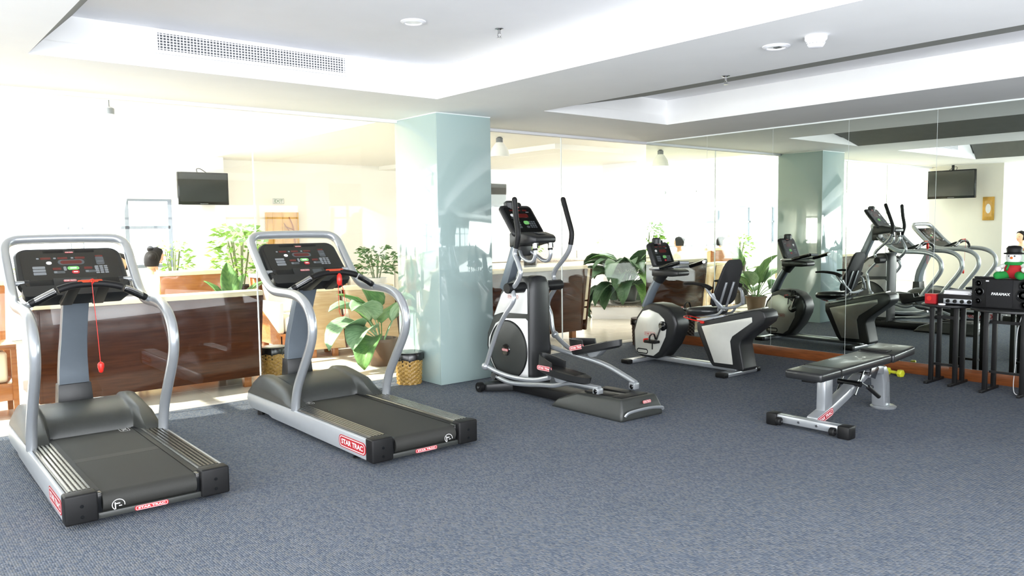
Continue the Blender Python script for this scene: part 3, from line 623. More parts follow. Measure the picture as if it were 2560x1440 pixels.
# ------------------------------------------------------------------ people
def figure(label, loc, rz, joints, edges, head, shirt, low, shirt_z, bun=None, look=0.0, tilt=0.0):
    t = thing('person', label, 'person', loc, rz)
    me = bpy.data.meshes.new('body'); me.from_pydata([j[:3] for j in joints], edges, [])
    ob = bpy.data.objects.new('body', me); COL.objects.link(ob)
    sm = ob.modifiers.new('skin', 'SKIN'); sm.use_smooth_shade = True
    for v, j in zip(me.skin_vertices[0].data, joints): v.radius = (j[3], j[4] if len(j) > 4 else j[3])
    me.skin_vertices[0].data[0].use_root = True
    ob.modifiers.new('sub', 'SUBSURF').levels = 2; ob.modifiers['sub'].render_levels = 2
    dg = bpy.context.evaluated_depsgraph_get(); dg.update(); m2 = bpy.data.meshes.new_from_object(ob.evaluated_get(dg))
    bpy.data.objects.remove(ob)
    b = MB(); b.add([tuple(v.co) for v in m2.vertices], [tuple(p.vertices) for p in m2.polygons]); nb = len(m2.polygons)
    hx, hy, hz = head; T = Matrix.Translation(head) @ Matrix.Rotation(look, 4, 'Z') @ Matrix.Rotation(tilt, 4, 'X')
    hb = MB(T); rs = []
    for i in range(17):
        u = i/16; z = -0.115+0.235*u; a = math.sin(math.pi*min(1, max(0, 0.04+0.94*u)))**0.55
        w = 0.076*a*(0.78+0.3*min(1, u*1.7)); dp = 0.097*a*(0.86+0.2*min(1, u*1.5))
        ring = []
        for k in range(24):
            th = 2*math.pi*k/24; x = w*math.cos(th); y = dp*math.sin(th)
            if abs(th-math.pi/2) < 0.3: y += 0.022*math.exp(-((u-0.42)/0.09)**2)*(1 if abs(th-math.pi/2) < 0.1 else 0.45)
            if abs(abs(th-math.pi/2)-0.35) < 0.2: y -= 0.008*math.exp(-((u-0.52)/0.06)**2)
            ring.append((x, y, z))
        rs.append(ring)
    hb.rings(rs)
    for s in (-1, 1): hb.ball((s*0.078, 0.0, 0.0), 0.03, 8, 6, (0.35, 0.7, 1.0))
    b.v += hb.v; k = nb and len(m2.vertices); b.f += [[i+k for i in f] for f in hb.f]
    o = b.build('body', 'skin', t, sharp=80)
    o.data.materials.append(M[shirt]); o.data.materials.append(M[low])
    for p in o.data.polygons:
        c = p.center
        if c.z < shirt_z and (c.z > 0.50 or c.y < 0.1): p.material_index = 1
        if c.z < 0.50: p.material_index = 2
        if (c - Vector((0, 0.34, 0.72))).length < 0.0: p.material_index = 0
    hm = MB(T); rs = []
    for i in range(10):
        u = i/9; z = -0.06+0.198*u; a = math.sqrt(max(0, 1-((z-0.01)/0.135)**2)) if u < 1 else 0.02
        rs.append([((0.091*a)*math.cos(th), (-0.012+0.110*a*math.sin(th)) if math.sin(th) < 0.35+0.65*max(0, (u-0.52)/0.3) else (-0.012+0.110*a*(0.35+0.65*max(0, (u-0.52)/0.3))), z) for th in [2*math.pi*k/24 for k in range(24)]])
    hm.rings(rs)
    if bun: hm.ball(bun, 0.045, 12, 8)
    hm.build('hair', 'hair', t, sharp=80)
    for s in (-1, 1):
        MB(T).ball((s*0.030, 0.083, 0.008), 0.010, 8, 6, (1.2, 0.5, 0.7)).build('eye', 'eye', t)
    MB(T).ball((0, 0.088, -0.058), 0.016, 8, 6, (1.3, 0.5, 0.4)).build('mouth', 'lip', t)
    return t
# seated: pelvis at 0.48, knees forward (+y)
SIT = [(0, 0, 0.52, .13, .11), (0, 0.01, 0.68, .13, .10), (0, 0.02, 0.84, .15, .10), (0, 0.02, 0.93, .09, .07), (0, 0.03, 1.00, .05, .05), (0, 0.04, 1.06, .048, .05),
       (0.17, 0.02, 0.90, .052), (0.22, 0.08, 0.68, .042), (0.13, 0.30, 0.66, .033), (0.08, 0.38, 0.67, .03),
       (-0.17, 0.02, 0.90, .052), (-0.22, 0.08, 0.68, .042), (-0.13, 0.30, 0.66, .033), (-0.08, 0.38, 0.67, .03),
       (0.10, 0.10, 0.52, .085), (0.12, 0.46, 0.50, .065), (0.12, 0.47, 0.10, .045), (0.12, 0.58, 0.05, .035),
       (-0.10, 0.10, 0.52, .085), (-0.12, 0.46, 0.50, .065), (-0.12, 0.47, 0.10, .045), (-0.12, 0.58, 0.05, .035)]
SE = [(0, 1), (1, 2), (2, 3), (3, 4), (4, 5), (2, 6), (6, 7), (7, 8), (8, 9), (2, 10), (10, 11), (11, 12), (12, 13), (0, 14), (14, 15), (15, 16), (16, 17), (0, 18), (18, 19), (19, 20), (20, 21)]
figure('seated woman with dark bun seen from behind, in a white top', (2.86, 10.45, 0), math.radians(-10), SIT, SE, (0, 0.05, 1.13), 'cloth_white', 'cloth_dark', 0.96, bun=(0, -0.10, 0.06))
figure('seated woman in profile with a high dark bun leaning towards the table', (3.10, 11.35, 0.03), math.radians(-75), SIT, SE, (0, 0.07, 1.13), 'cloth_white', 'cloth_dark', 0.96, bun=(0, -0.10, 0.085), tilt=-0.25)
figure('seated woman facing the room, half hidden by the left treadmill console', (2.36, 9.85, 0), math.radians(155), SIT, SE, (0, 0.05, 1.13), 'cloth_dark', 'cloth_dark', 0.96)
figure('man in a pale shirt at the reception, seen in the mirror', (-2.6, 5.95, 0), math.radians(-70), SIT, SE, (0, 0.05, 1.16), 'cloth_white', 'cloth_dark', 0.96)
for nm, lb, x, y, rz in (('lounge_chair', 'simple chair under the woman with the low dark bun', 2.86, 10.45, -10), ('lounge_chair', 'simple chair under the woman seen in profile', 3.10, 11.35, -75), ('lounge_chair', 'simple chair under the woman facing the room', 2.36, 9.85, 155), ('office_chair', 'plain chair under the man at reception', -2.6, 5.95, -70)):
    t = thing(nm, lb, 'chair', (x, y, 0.0015 if y > 7 else 0), math.radians(rz))
    MB().box(-0.22, 0.22, -0.16, 0.30, 0.36, 0.405).build('seat', 'cream', t, bevel=0.015)
    MB().box(-0.21, 0.21, -0.22, -0.18, 0.38, 0.80).build('backrest', 'cream', t, bevel=0.012)
    for sx in (-0.19, 0.19):
        for sy in (-0.15, 0.27): MB().box(sx-0.018, sx+0.018, sy-0.018, sy+0.018, 0, 0.36).build('leg', 'wood_mid', t)
t = thing('reception_counter', 'pale reception counter by the left pillar, seen in the mirror', 'counter', (-1.75, 5.2, 0))
MB().box(-0.25, 0.25, -0.9, 0.75, 0.0, 0.92).build('front_panel', 'mint_glass', t, bevel=0.005)
MB().box(-0.3, 0.3, -0.95, 0.8, 0.92, 0.96).build('counter_top', 'wood_mid', t, bevel=0.004)
t = thing('picture_frame', 'gilt framed oval picture on the beige pillar, seen in the mirror', 'picture', (-0.498, 5.86, 1.735), math.radians(90))
MB().box(-0.10, 0.10, -0.02, 0.0, -0.22, 0.22).build('frame', 'gold', t, bevel=0.006)
MB().box(-0.06, 0.06, -0.023, -0.019, -0.15, 0.15).build('mat_board', 'amber', t)
MB(Matrix.Diagonal((1, 1, 2.0, 1))).lathe([(0.045, -0.026), (0.045, -0.02)], 24, ax='y').build('oval', 'paper', t)

# wall fan and camera on the far window wall (seen in the mirror)
t = thing('wall_fan', 'white wall fan high on the far lounge wall, seen in the mirror', 'fan', (0.5, 12.99, 2.30))
MB().box(-0.06, 0.06, -0.03, 0, -0.12, 0.20).build('bracket', 'white_paint', t, bevel=0.006)
MB().tube([(0, -0.02, 0.1), (0, -0.12, 0.08), (0, -0.16, 0)], 0.014, 8, sub=3).build('arm', 'white_paint', t)
MB().lathe([(0.05, -0.10), (0.05, -0.18), (0.02, -0.20)], 18, (0, 0, 0), 'y').build('motor', 'print_grey', t)
for k in range(3):
    MB(Matrix.Rotation(k*2.0944, 4, 'Y')).box(0.03, 0.16, -0.205, -0.195, -0.045, 0.045).build('blade', 'shade_glass', t, bevel=0.004)
for r in (0.07, 0.12, 0.18):
    MB().tube([(r*math.cos(a), -0.225, r*math.sin(a)) for a in [2*math.pi*k/28 for k in range(28)]], 0.003, 6, ring=True, up=(0, 1, 0)).build('guard_ring', 'chrome', t)
t = thing('security_camera', 'small white security camera high on the far lounge wall, seen in the mirror', 'camera', (-0.75, 12.99, 2.36))
MB().tube([(0, 0, 0.02), (0, -0.07, 0.0)], 0.012, 8).build('bracket', 'white_paint', t)
MB().lathe([(0.03, -0.06), (0.034, -0.08), (0.034, -0.17), (0.028, -0.18)], 18, (0, 0, 0), 'y').build('body', 'white_paint', t)
MB().lathe([(0.02, -0.182), (0.001, -0.184)], 14, (0, 0, 0), 'y').build('lens', 'black_gloss', t)
# ------------------------------------------------------------------ treadmills (local: +y towards the console, rear end at y = 0)
def console_keys(t, con, T, W, Hh, small=False):
    """display windows, keys and labels on a console face whose frame T has x right, y up, origin at the face centre"""
    def pl(name, x, y, w, h, m, r=None, z=0.0015):
        b = MB(T); b.prism(rrect(w, h, r if r else min(w, h)*0.2, 3, x, y), 'z', 0, z); return b.build(name, m, con)
    return pl
def make_treadmill(label):
    t = thing('treadmill', label, 'treadmill', (0, 0, 0))
    for s in (-1, 1):
        pr = MB(); pr.prism([(0.075, 0.035), (1.55, 0.045), (1.62, 0.06), (1.97, 0.06), (2.03, 0.09), (2.05, 0.135), (2.03, 0.172), (0.075, 0.172)], 'x', min(s*0.41, s*0.385), max(s*0.41, s*0.385))
        pr.build('side_panel', 'silver_panel', t, bevel=0.006)
        prof = [(0.385, 0.165), (0.385, 0.176)]
        for k in range(5):
            x = 0.382-k*0.0225
            prof += [(x, 0.176), (x-0.003, 0.185), (x-0.014, 0.186), (x-0.017, 0.177)]
        prof += [(0.268, 0.172), (0.268, 0.15), (0.385, 0.15)]
        b = MB(); b.prism([(s*x, z) for x, z in prof], 'y', 0.075, 1.42); b.build('foot_rail', 'alu', t, sharp=25)
        b = MB(); b.box(min(s*0.258, s*0.413), max(s*0.258, s*0.413), -0.005, 0.085, 0.028, 0.182); b.build('end_cap', 'black', t, bevel=0.012, seg=3)
        b = MB(); b.lathe([(0.009, -0.008), (0.009, -0.0)], 12, (s*0.335, 0, 0.12), 'y').lathe([(0.009, -0.008), (0.009, -0.0)], 12, (s*0.335, 0, 0.065), 'y'); b.build('cap_bolt', 'black_gloss', t)
        MB().box(min(s*0.235, s*0.262), max(s*0.235, s*0.262), 0.02, 0.09, 0.06, 0.165).build('roller_bracket', 'black_gloss', t, bevel=0.004)
        f = MB(); f.lathe([(0.032, 0.0), (0.032, 0.008), (0.012, 0.014), (0.010, 0.05)], 18, (s*0.355, 0.29, 0)); f.build('levelling_foot', 'black', t)
        f = MB(); f.lathe([(0.03, 0.0), (0.03, 0.03), (0.02, 0.065)], 18, (s*0.34, 1.93, 0)); f.build('levelling_foot', 'black', t)
    prof = []
    for k in range(13):
        a = math.radians(90+k*15); prof.append((0.055+0.052*math.cos(a), 0.110+0.052*math.sin(a)))
    prof += [(1.5, 0.058), (1.5, 0.162)]
    MB().prism(prof, 'x', -0.235, 0.235).build('running_belt', 'belt', t, sharp=25)
    for s in (-1, 1):
        MB().box(min(s*0.236, s*0.27), max(s*0.236, s*0.27), 0.07, 1.5, 0.12, 0.166).build('deck_edge', 'black', t)
    MB().box(-0.26, 0.26, 0.012, 0.05, 0.030, 0.062).build('rear_bar', 'charcoal', t, bevel=0.006)
    MB().box(-0.37, 0.37, 0.12, 1.98, 0.045, 0.12).build('deck_frame', 'black', t)
    # motor hood: lofted across x
    rs = []
    for x in [q*s_ for s_ in (-1, 1) for q in ((0.40, 0.396, 0.388, 0.375, 0.355, 0.33, 0.30, 0.285, 0.275, 0.268, 0.262, 0.256, 0.25, 0.2, 0.12) if s_ < 0 else (0.0, 0.12, 0.2, 0.25, 0.256, 0.262, 0.268, 0.275, 0.285, 0.30, 0.33, 0.355, 0.375, 0.388, 0.396, 0.40))]:
        u = abs(x)/0.40
        k = max(0.0, min(1, (u-0.63)/0.085)); k = k*k*(3-2*k)
        edge = max(0.0, (u-0.86)/0.14); drop = 1-0.55*edge*edge
        y0 = 1.40-0.22*k; zt = (0.318+0.022*k)
        ring = []
        for y, z in ((y0, 0.15), (y0+0.004+0.01*k, 0.19), (y0+0.035+0.085*k, 0.235), (y0+0.10+0.12*k, 0.282+0.012*k), (1.66, zt-0.010), (1.78, zt), (1.90, zt-0.012), (1.99, zt-0.06), (2.045, 0.22), (2.05, 0.15)):
            zz = 0.15+(z-0.15)*drop; ring.append((x, y, zz))
        rs.append(ring)
    b = MB(); b.rings(rs); b.build('motor_hood', 'charcoal', t, sharp=50)
    # handrail loop
    prof = [(1.17, 0.17), (1.155, 0.25), (1.11, 0.36), (1.02, 0.49), (0.91, 0.64), (0.855, 0.74), (0.845, 0.83), (0.875, 0.91), (0.95, 0.98), (1.07, 1.022), (1.22, 1.034), (1.38, 1.034), (1.50, 1.045), (1.60, 1.09), (1.70, 1.175), (1.80, 1.28), (1.875, 1.36)]
    L = [(-0.385, y, z) for y, z in prof]+[(-0.375, 1.925, 1.415), (-0.335, 1.955, 1.447), (-0.26, 1.965, 1.458)]
    path = L+[(0.0, 1.968, 1.461)]+[(-x, y, z) for x, y, z in reversed(L)]
    b = MB(); b.tube(path, 0.032, 16, sub=4, flat=1.12, up=(1, 0, 0)); b.build('handrail', 'silver', t, sharp=60)
    # mast with its foot box
    rs = []
    for y, z, w in ((1.955, 0.40, 0.098), (1.95, 0.50, 0.094), (1.925, 0.62, 0.088), (1.87, 0.75, 0.082), (1.80, 0.90, 0.08), (1.73, 1.03, 0.08), (1.70, 1.08, 0.08)):
        rs.append([(-w, y-0.025, z), (w, y-0.025, z), (w, y+0.05, z+0.02), (-w, y+0.05, z+0.02)])
    b = MB(); b.rings(rs); b.build('mast', 'mast_grey', t, bevel=0.004, sharp=40)
    b = MB(); b.rings([[(-0.115, 1.90, 0.26), (0.115, 1.90, 0.26), (0.115, 2.03, 0.26), (-0.115, 2.03, 0.26)], [(-0.105, 1.915, 0.425), (0.105, 1.915, 0.425), (0.105, 2.025, 0.425), (-0.105, 2.025, 0.425)]]); b.build('mast_foot', 'dark_plastic', t, bevel=0.006)
    # console: dished housing tilted 45 degrees
    T = frame((0, 1.772, 1.252), (1, 0, 0), (0, 1, 1.0)); TK = T @ Matrix.Diagonal((1.14, 1.08, 1, 1))
    out = [rrect(0.645, 0.385, 0.07, 6), rrect(0.67, 0.41, 0.075, 6), rrect(0.645, 0.385, 0.07, 6), rrect(0.46, 0.26, 0.05, 6)]
    zs = [0.0, -0.02, -0.055, -0.085]
    b = MB(T); b.rings([[(p[0]*(1+0.03*(0.5-p[1]/0.36)), p[1], z) for p in ring] for ring, z in zip(out, zs)]); con = b.build('console', 'dark_plastic', t, sharp=45)
    b = MB(T); b.prism(rrect(0.605, 0.345, 0.055, 6), 'z', 0.0, 0.003); b.build('console_face', 'black_gloss', con)
    b = MB(T @ Matrix.Translation((0, -0.20, -0.01))); b.rings([[(x, y, z) for x, y in rrect(w, d, 0.028, 5)] for w, d, z in ((0.65, 0.09, 0.02), (0.655, 0.095, -0.02), (0.58, 0.08, -0.085))]); b.build('tray_lip', 'dark_plastic', con, sharp=45)
    b = MB(T); b.box(-0.135, 0.135, -0.175, -0.09, 0.003, 0.009); b.build('tray_back', 'dark_plastic', con, bevel=0.002)
    for s in (-1, 1):
        b = MB(T); b.box(s*0.20-0.075, s*0.20+0.075, -0.165, -0.10, 0.0028, 0.0045); b.build('bottle_tray', 'black', con, bevel=0.001)
    pl = console_keys(t, con, TK, 0.58, 0.34)
    for x in (-0.145, -0.055, 0.04):
        pl('display', x+0.012, 0.092, 0.055, 0.018, 'led_red', z=0.0042); pl('label_print', x-0.030, 0.092, 0.014, 0.012, 'print_grey', z=0.0042)
    pl('display_rim', 0.0, 0.055, 0.145, 0.044, 'print_dim', 0.02, z=0.0038); pl('main_display', 0.0, 0.055, 0.118, 0.030, 'led_red', 0.014, z=0.0042)
    pl('start_key', 0.004, 0.002, 0.064, 0.030, 'green', 0.014, z=0.005); pl('stop_key', 0.012, -0.032, 0.042, 0.030, 'red', 0.014, z=0.005)
    pl('start_print', 0.004, 0.002, 0.035, 0.010, 'print_white', z=0.0056); pl('stop_print', 0.012, -0.032, 0.024, 0.008, 'print_white', z=0.0056)
    pl('round_key', -0.120, 0.052, 0.030, 0.026, 'print_white', 0.0125, z=0.005)
    for x in (-0.085, 0.085):
        pl('display', x, 0.0, 0.046, 0.020, 'led_red', z=0.0042); pl('arrow_key', x+0.044, 0.0, 0.016, 0.036, 'print_grey', 0.007, z=0.0042); pl('label_print', x+0.01, -0.030, 0.06, 0.020, 'print_dim', z=0.0038); pl('icon_print', x-0.01, -0.028, 0.016, 0.014, 'print_grey', z=0.0044)
    pl('programme_print', 0.160, 0.062, 0.046, 0.072, 'print_dim', z=0.0038); pl('programme_display', 0.160, 0.103, 0.044, 0.014, 'led_red', z=0.0042); pl('programme_lines', 0.160, 0.055, 0.034, 0.004, 'print_grey', z=0.0044)
    for i in range(3):
        pl('programme_key', -0.178, 0.014-i*0.026, 0.066, 0.021, 'print_grey', z=0.0045)
        for j in range(4): pl('number_key', 0.158+(i-1)*0.025, 0.010-j*0.018, 0.020, 0.0135, 'print_grey', z=0.0048)
    pl('clip_dock', 0.06, -0.125, 0.07, 0.045, 'print_dim', z=0.011)
    logo_badge(t, T @ Vector((-0.035, -0.118, 0.009)), (1, 0, 0), (0, 1, 1), 0.08, 0.018)
    pl('vent', -0.085, 0.150, 0.11, 0.018, 'black', z=0.0045); pl('vent', 0.085, 0.150, 0.11, 0.018, 'black', z=0.0045); logo_badge(t, T @ Vector((0, 0.152, 0.004)), (1, 0, 0), (0, 1, 1), 0.052, 0.012)
    for s in (-1, 1):
        b = MB(); b.tube([(s*0.27, 1.71, 1.165), (s*0.385, 1.70, 1.17)], 0.018, 12); b.build('console_bracket', 'silver', t)
        b = MB(); b.tube([(s*0.275, 1.71, 1.165), (s*0.30, 1.709, 1.166)], 0.024, 12); b.build('bracket_collar', 'dark_plastic', t)
    # front grab bar: silver ends, steel pulse grips, black middle
    bar = [(-0.375, 1.30, 1.035), (-0.345, 1.27, 1.055), (-0.26, 1.24, 1.105), (-0.17, 1.235, 1.148), (-0.08, 1.245, 1.168), (0, 1.25, 1.171), (0.08, 1.245, 1.168), (0.17, 1.235, 1.148), (0.26, 1.24, 1.105), (0.345, 1.27, 1.055), (0.375, 1.30, 1.035)]
    P = smooth_path([Vector(p) for p in bar], 6)
    seg = lambda a, b: [p for p in P if a <= p.x <= b]
    for s, (a, b_) in ((-1, (-0.375, -0.315)), (1, (0.315, 0.375))): MB().tube(seg(a, b_), 0.021, 12, up=(0, 1, 0)).build('bar_end', 'silver', t)
    for a, b_ in ((-0.325, -0.31), (0.31, 0.325)): MB().tube(seg(a-0.01, b_+0.01), 0.0235, 12, up=(0, 1, 0)).build('grip_collar', 'black', t)
    for a, b_ in ((-0.312, -0.19), (0.19, 0.312)):
        g = MB().tube(seg(a, b_), 0.022, 14, up=(0, 1, 0)).build('pulse_grip', 'chrome', t)
        MB().tube([p+Vector((0, -0.002, -0.006)) for p in seg(a, b_)], 0.0215, 12, up=(0, 1, 0)).build('grip_insert', 'black_gloss', g)
    MB().tube(seg(-0.20, 0.20), 0.0225, 14, flat=1.05, up=(0, 1, 0)).build('bar_cover', 'black', t)
    b = MB(frame((0, 1.238, 1.188), (1, 0, 0), (0, 0.6, 0.8))); b.prism(rrect(0.145, 0.02, 0.008), 'z', 0, 0.004); b.build('warning_label', 'orange_label', t)
    for s in (-1, 1):
        b = MB(); b.rings([[(s*0.05, 1.25, 1.15), (s*0.12, 1.25, 1.15), (s*0.12, 1.32, 1.15), (s*0.05, 1.32, 1.15)], [(s*0.06, 1.52, 1.02), (s*0.13, 1.52, 1.02), (s*0.13, 1.58, 1.04), (s*0.06, 1.58, 1.04)]]); b.build('bar_bracket', 'black', t, bevel=0.004)
    # printed marks
    def mk(o, ex, ey, w, h, **k): return logo_badge(t, o, ex, ey, w, h, **k)
    mk((-0.4105, 0.26, 0.101), (0, -1, 0), (0, 0, 1), 0.36, 0.082)
    mk((0.4105, 0.26, 0.101), (0, 1, 0), (0, 0, 1), 0.36, 0.082)
    mk((0.0, 0.0115, 0.046), (1, 0, 0), (0, 0, 1), 0.17, 0.026)
    return t
def belt_emblem(t, x0):
    e = MB(frame((x0, 0.0035, 0.090), (1, 0, 0), (0, 0.15, 1)))
    n = 28
    e.add([(q*math.cos(2*math.pi*k/n), q*math.sin(2*math.pi*k/n)*0.9, 0.006) for q in (0.032, 0.0285) for k in range(n)], [(k, (k+1) % n, n+(k+1) % n, n+k) for k in range(n) if not 17 < k < 27])
    e.box(-0.018, -0.013, -0.02, 0.014, 0.0055, 0.0062).box(-0.015, 0.008, 0.004, 0.009, 0.0055, 0.0062).box(0.002, 0.016, -0.008, -0.004, 0.0055, 0.0062)
    e.build('belt_emblem', 'print_white', t)
t1 = make_treadmill('nearest silver treadmill at the left, its red safety key hanging low on a cord')
t2 = copy_tree(t1)
t1.location = (1.155, 4.42, 0); t1.rotation_euler = (0, 0, math.radians(-0.6)); t2.location = (2.845, 4.33, 0)
t1['group'] = t2['group'] = 'silver treadmills facing the glass'
t2['label'] = 'second silver treadmill next to the mint column, its red key clipped up at the console'
def belt_print(t, x0):
    lettering('STAR TRAC', frame((x0, 1.405, 0.1622), (0, -1, 0), (1, 0, 0)), 0.15, 0.034, 'print_white', t, 'belt_print', z=0.0006)
    r = MB(frame((x0, 1.405, 0.1622), (0, -1, 0), (1, 0, 0))); ring_shape(r, 0.19, 0.062, 0.026, 0.004, 0.0006); r.build('belt_print_border', 'print_white', t)
belt_print(t1, 0.185); belt_print(t2, -0.185)
belt_emblem(t1, -0.165); belt_emblem(t2, 0.17)
MB().box(-0.234, 0.234, 0.70, 0.78, 0.1622, 0.1628).build('belt_splice', 'belt_seam', t1)
MB().tube([(0.005, 1.225, 1.19), (0.003, 1.20, 1.175), (0.005, 1.195, 1.10), (0.018, 1.20, 0.9), (0.03, 1.21, 0.66)], 0.0022, 6, sub=4).tube([(0.0, 1.222, 1.20), (-0.012, 1.20, 1.19), (0.006, 1.20, 1.205), (0.018, 1.205, 1.19), (0.004, 1.20, 1.175)], 0.003, 6, sub=3).build('safety_cord', 'red_clip', t1)
MB().lathe([(0.008, 0.03), (0.016, 0.022), (0.018, -0.01), (0.013, -0.035), (0.005, -0.042)], 12, (0.031, 1.21, 0.635)).box(0.012, 0.05, 1.203, 1.217, 0.625, 0.655).build('safety_key', 'red_clip', t1, bevel=0.003)
MB().tube([(0.02, 1.22, 1.14), (0.008, 1.20, 1.0), (0.012, 1.20, 0.87), (0.035, 1.20, 0.835), (0.06, 1.20, 0.86), (0.055, 1.20, 1.0), (0.04, 1.215, 1.10)], 0.0022, 6, sub=5).build('safety_cord', 'red_clip', t2)
MB().lathe([(0.006, 0.05), (0.018, 0.035), (0.021, 0.0), (0.019, -0.03), (0.008, -0.045)], 14, (0.022, 1.205, 1.115)).build('safety_key', 'red_clip', t2)

# ------------------------------------------------------------------ cross trainer (authored in room coordinates about its own base point)
EO = (4.67, 4.85, 0); EX = 4.67
et = thing('cross_trainer', 'silver and black elliptical cross trainer in front of the right glass bay', 'cross trainer', EO)
def E_(b, name, m, **k): return b.build(name, m, k.pop('parent', et), o=EO, **k)
b = MB()
for s in (-1, 1):
    b.rings([[(EX+s*0.02, 5.44, 0.012), (EX+s*0.02, 5.72, 0.012), (EX+s*0.02, 5.72, 0.10), (EX+s*0.02, 5.44, 0.10)], [(EX+s*0.30, 5.66, 0.012), (EX+s*0.30, 5.76, 0.012), (EX+s*0.30, 5.76, 0.075), (EX+s*0.30, 5.66, 0.075)]])
E_(b, 'front_stabiliser', 'dark_plastic', bevel=0.012)
for s in (-1, 1):
    w = E_(MB().lathe([(0.02, -0.022), (0.045, -0.02), (0.047, 0), (0.045, 0.02), (0.02, 0.022)], 24, (EX+s*0.325, 5.72, 0.048), 'x'), 'transport_wheel', 'black')
    E_(MB().lathe([(0.014, -0.026), (0.014, 0.026)], 12, (EX+s*0.325, 5.72, 0.048), 'x'), 'wheel_bolt', 'chrome', parent=w)
E_(MB().box(EX-0.11, EX+0.11, 4.75, 5.55, 0.015, 0.10), 'base_spine', 'black', bevel=0.01)
b = MB(); b.rings([[(EX-0.235, 4.07, 0.0), (EX+0.24, 4.05, 0.0), (EX+0.24, 4.86, 0.0), (EX-0.24, 4.88, 0.0)], [(EX-0.225, 4.075, 0.07), (EX+0.23, 4.055, 0.07), (EX+0.22, 4.78, 0.075), (EX-0.22, 4.80, 0.075)],
                   [(EX-0.195, 4.11, 0.165), (EX+0.20, 4.09, 0.165), (EX+0.18, 4.58, 0.150), (EX-0.18, 4.60, 0.150)]])
E_(b, 'rear_housing', 'charcoal', bevel=0.022, seg=3)
for s in (-1, 1): E_(MB().box(EX+s*0.09-0.05, EX+s*0.09+0.05, 4.27, 4.56, 0.155, 0.166), 'track_slot', 'black', bevel=0.003)
E_(MB().box(EX-0.15, EX+0.15, 4.14, 4.25, 0.162, 0.170), 'rubber_pad', 'black', bevel=0.003)
E_(MB().tube([(EX-0.20, 4.062, 0.045), (EX-0.16, 4.045, 0.075), (EX+0.05, 4.04, 0.08), (EX+0.20, 4.045, 0.062), (EX+0.235, 4.055, 0.04)], 0.014, 10, sub=4, flat=0.7), 'lifting_handle', 'silver')
logo_badge(et, (EX+0.045, 4.058, 0.128), (1, 0, 0), (0, 0.3, 1), 0.095, 0.024, off=EO)
# tower
sh = [(5.255, 0.09), (5.255, 0.95), (5.275, 1.03), (5.33, 1.065), (5.42, 1.06), (5.56, 1.00), (5.655, 0.92), (5.79, 0.66), (5.87, 0.52), (5.885, 0.40), (5.83, 0.24), (5.72, 0.10)]
E_(MB().prism(sh, 'x', EX-0.125, EX+0.125), 'tower_shroud', 'charcoal', bevel=0.03, seg=4, sharp=50)
b = MB(); rs = []
for z, w, d in ((0.085, 0.125, 0.02), (0.5, 0.125, 0.03), (0.93, 0.12, 0.035), (1.01, 0.11, 0.03), (1.055, 0.08, 0.015), (1.07, 0.03, 0.0)):
    rs.append([(EX+w*math.cos(a), 5.275-(0.02+d)*max(0, -math.sin(a))**0.8+(0.07 if math.sin(a) > 0.01 else 0), z) for a in [2*math.pi*k/20 for k in range(20)]])
b.rings(rs); E_(b, 'rear_cover', 'dark_plastic', sharp=50)
for s in (-1, 1):
    x0, x1 = sorted((EX+s*0.124, EX+s*0.136))
    E_(MB().prism([(5.275, 0.735), (5.275, 0.955), (5.33, 0.99), (5.52, 0.985), (5.63, 0.89), (5.74, 0.69), (5.62, 0.725)], 'x', x0, x1), 'upper_panel', 'white_shroud', bevel=0.005)
    E_(MB().prism([(5.272, 0.155), (5.272, 0.675), (5.30, 0.695), (5.60, 0.675), (5.72, 0.62), (5.82, 0.48), (5.83, 0.40), (5.79, 0.26), (5.70, 0.15)], 'x', x0, x1), 'lower_panel', 'white_shroud', bevel=0.005)
    d = E_(MB().lathe([(0.0005, s*0.165), (0.06, s*0.164), (0.22, s*0.152), (0.252, s*0.142), (0.254, s*0.135)], 48, (EX, 5.535, 0.395), 'x'), 'crank_disc', 'charcoal')
    E_(MB().lathe([(0.0005, s*0.176), (0.05, s*0.174), (0.055, s*0.164)], 28, (EX, 5.535, 0.395), 'x'), 'hub_cap', 'black_gloss', parent=d)
    E_(MB().lathe([(0.255, s*0.138), (0.262, s*0.146), (0.268, s*0.138)], 48, (EX, 5.535, 0.395), 'x', cap=False), 'disc_rim', 'black', parent=d)
    ex = (0, -1, 0) if s < 0 else (0, 1, 0)
    logo_badge(et, (EX+s*0.1765, 5.535, 0.395), ex, (0, 0, 1), 0.085, 0.022, off=EO)
    logo_badge(et, (EX+s*0.1365, 5.46, 0.88), ex, (0, 0, 1), 0.16, 0.038, face='white_shroud', ink='red', rim='red', off=EO)
E_(MB().lathe([(0.044, -0.32), (0.047, -0.31), (0.047, -0.13), (0.02, -0.12)], 24, (EX, 5.325, 0.97), 'x'), 'pivot_sleeve', 'black')
E_(MB().lathe([(0.044, 0.32), (0.047, 0.31), (0.047, 0.13), (0.02, 0.12)], 24, (EX, 5.325, 0.97), 'x'), 'pivot_sleeve', 'black')
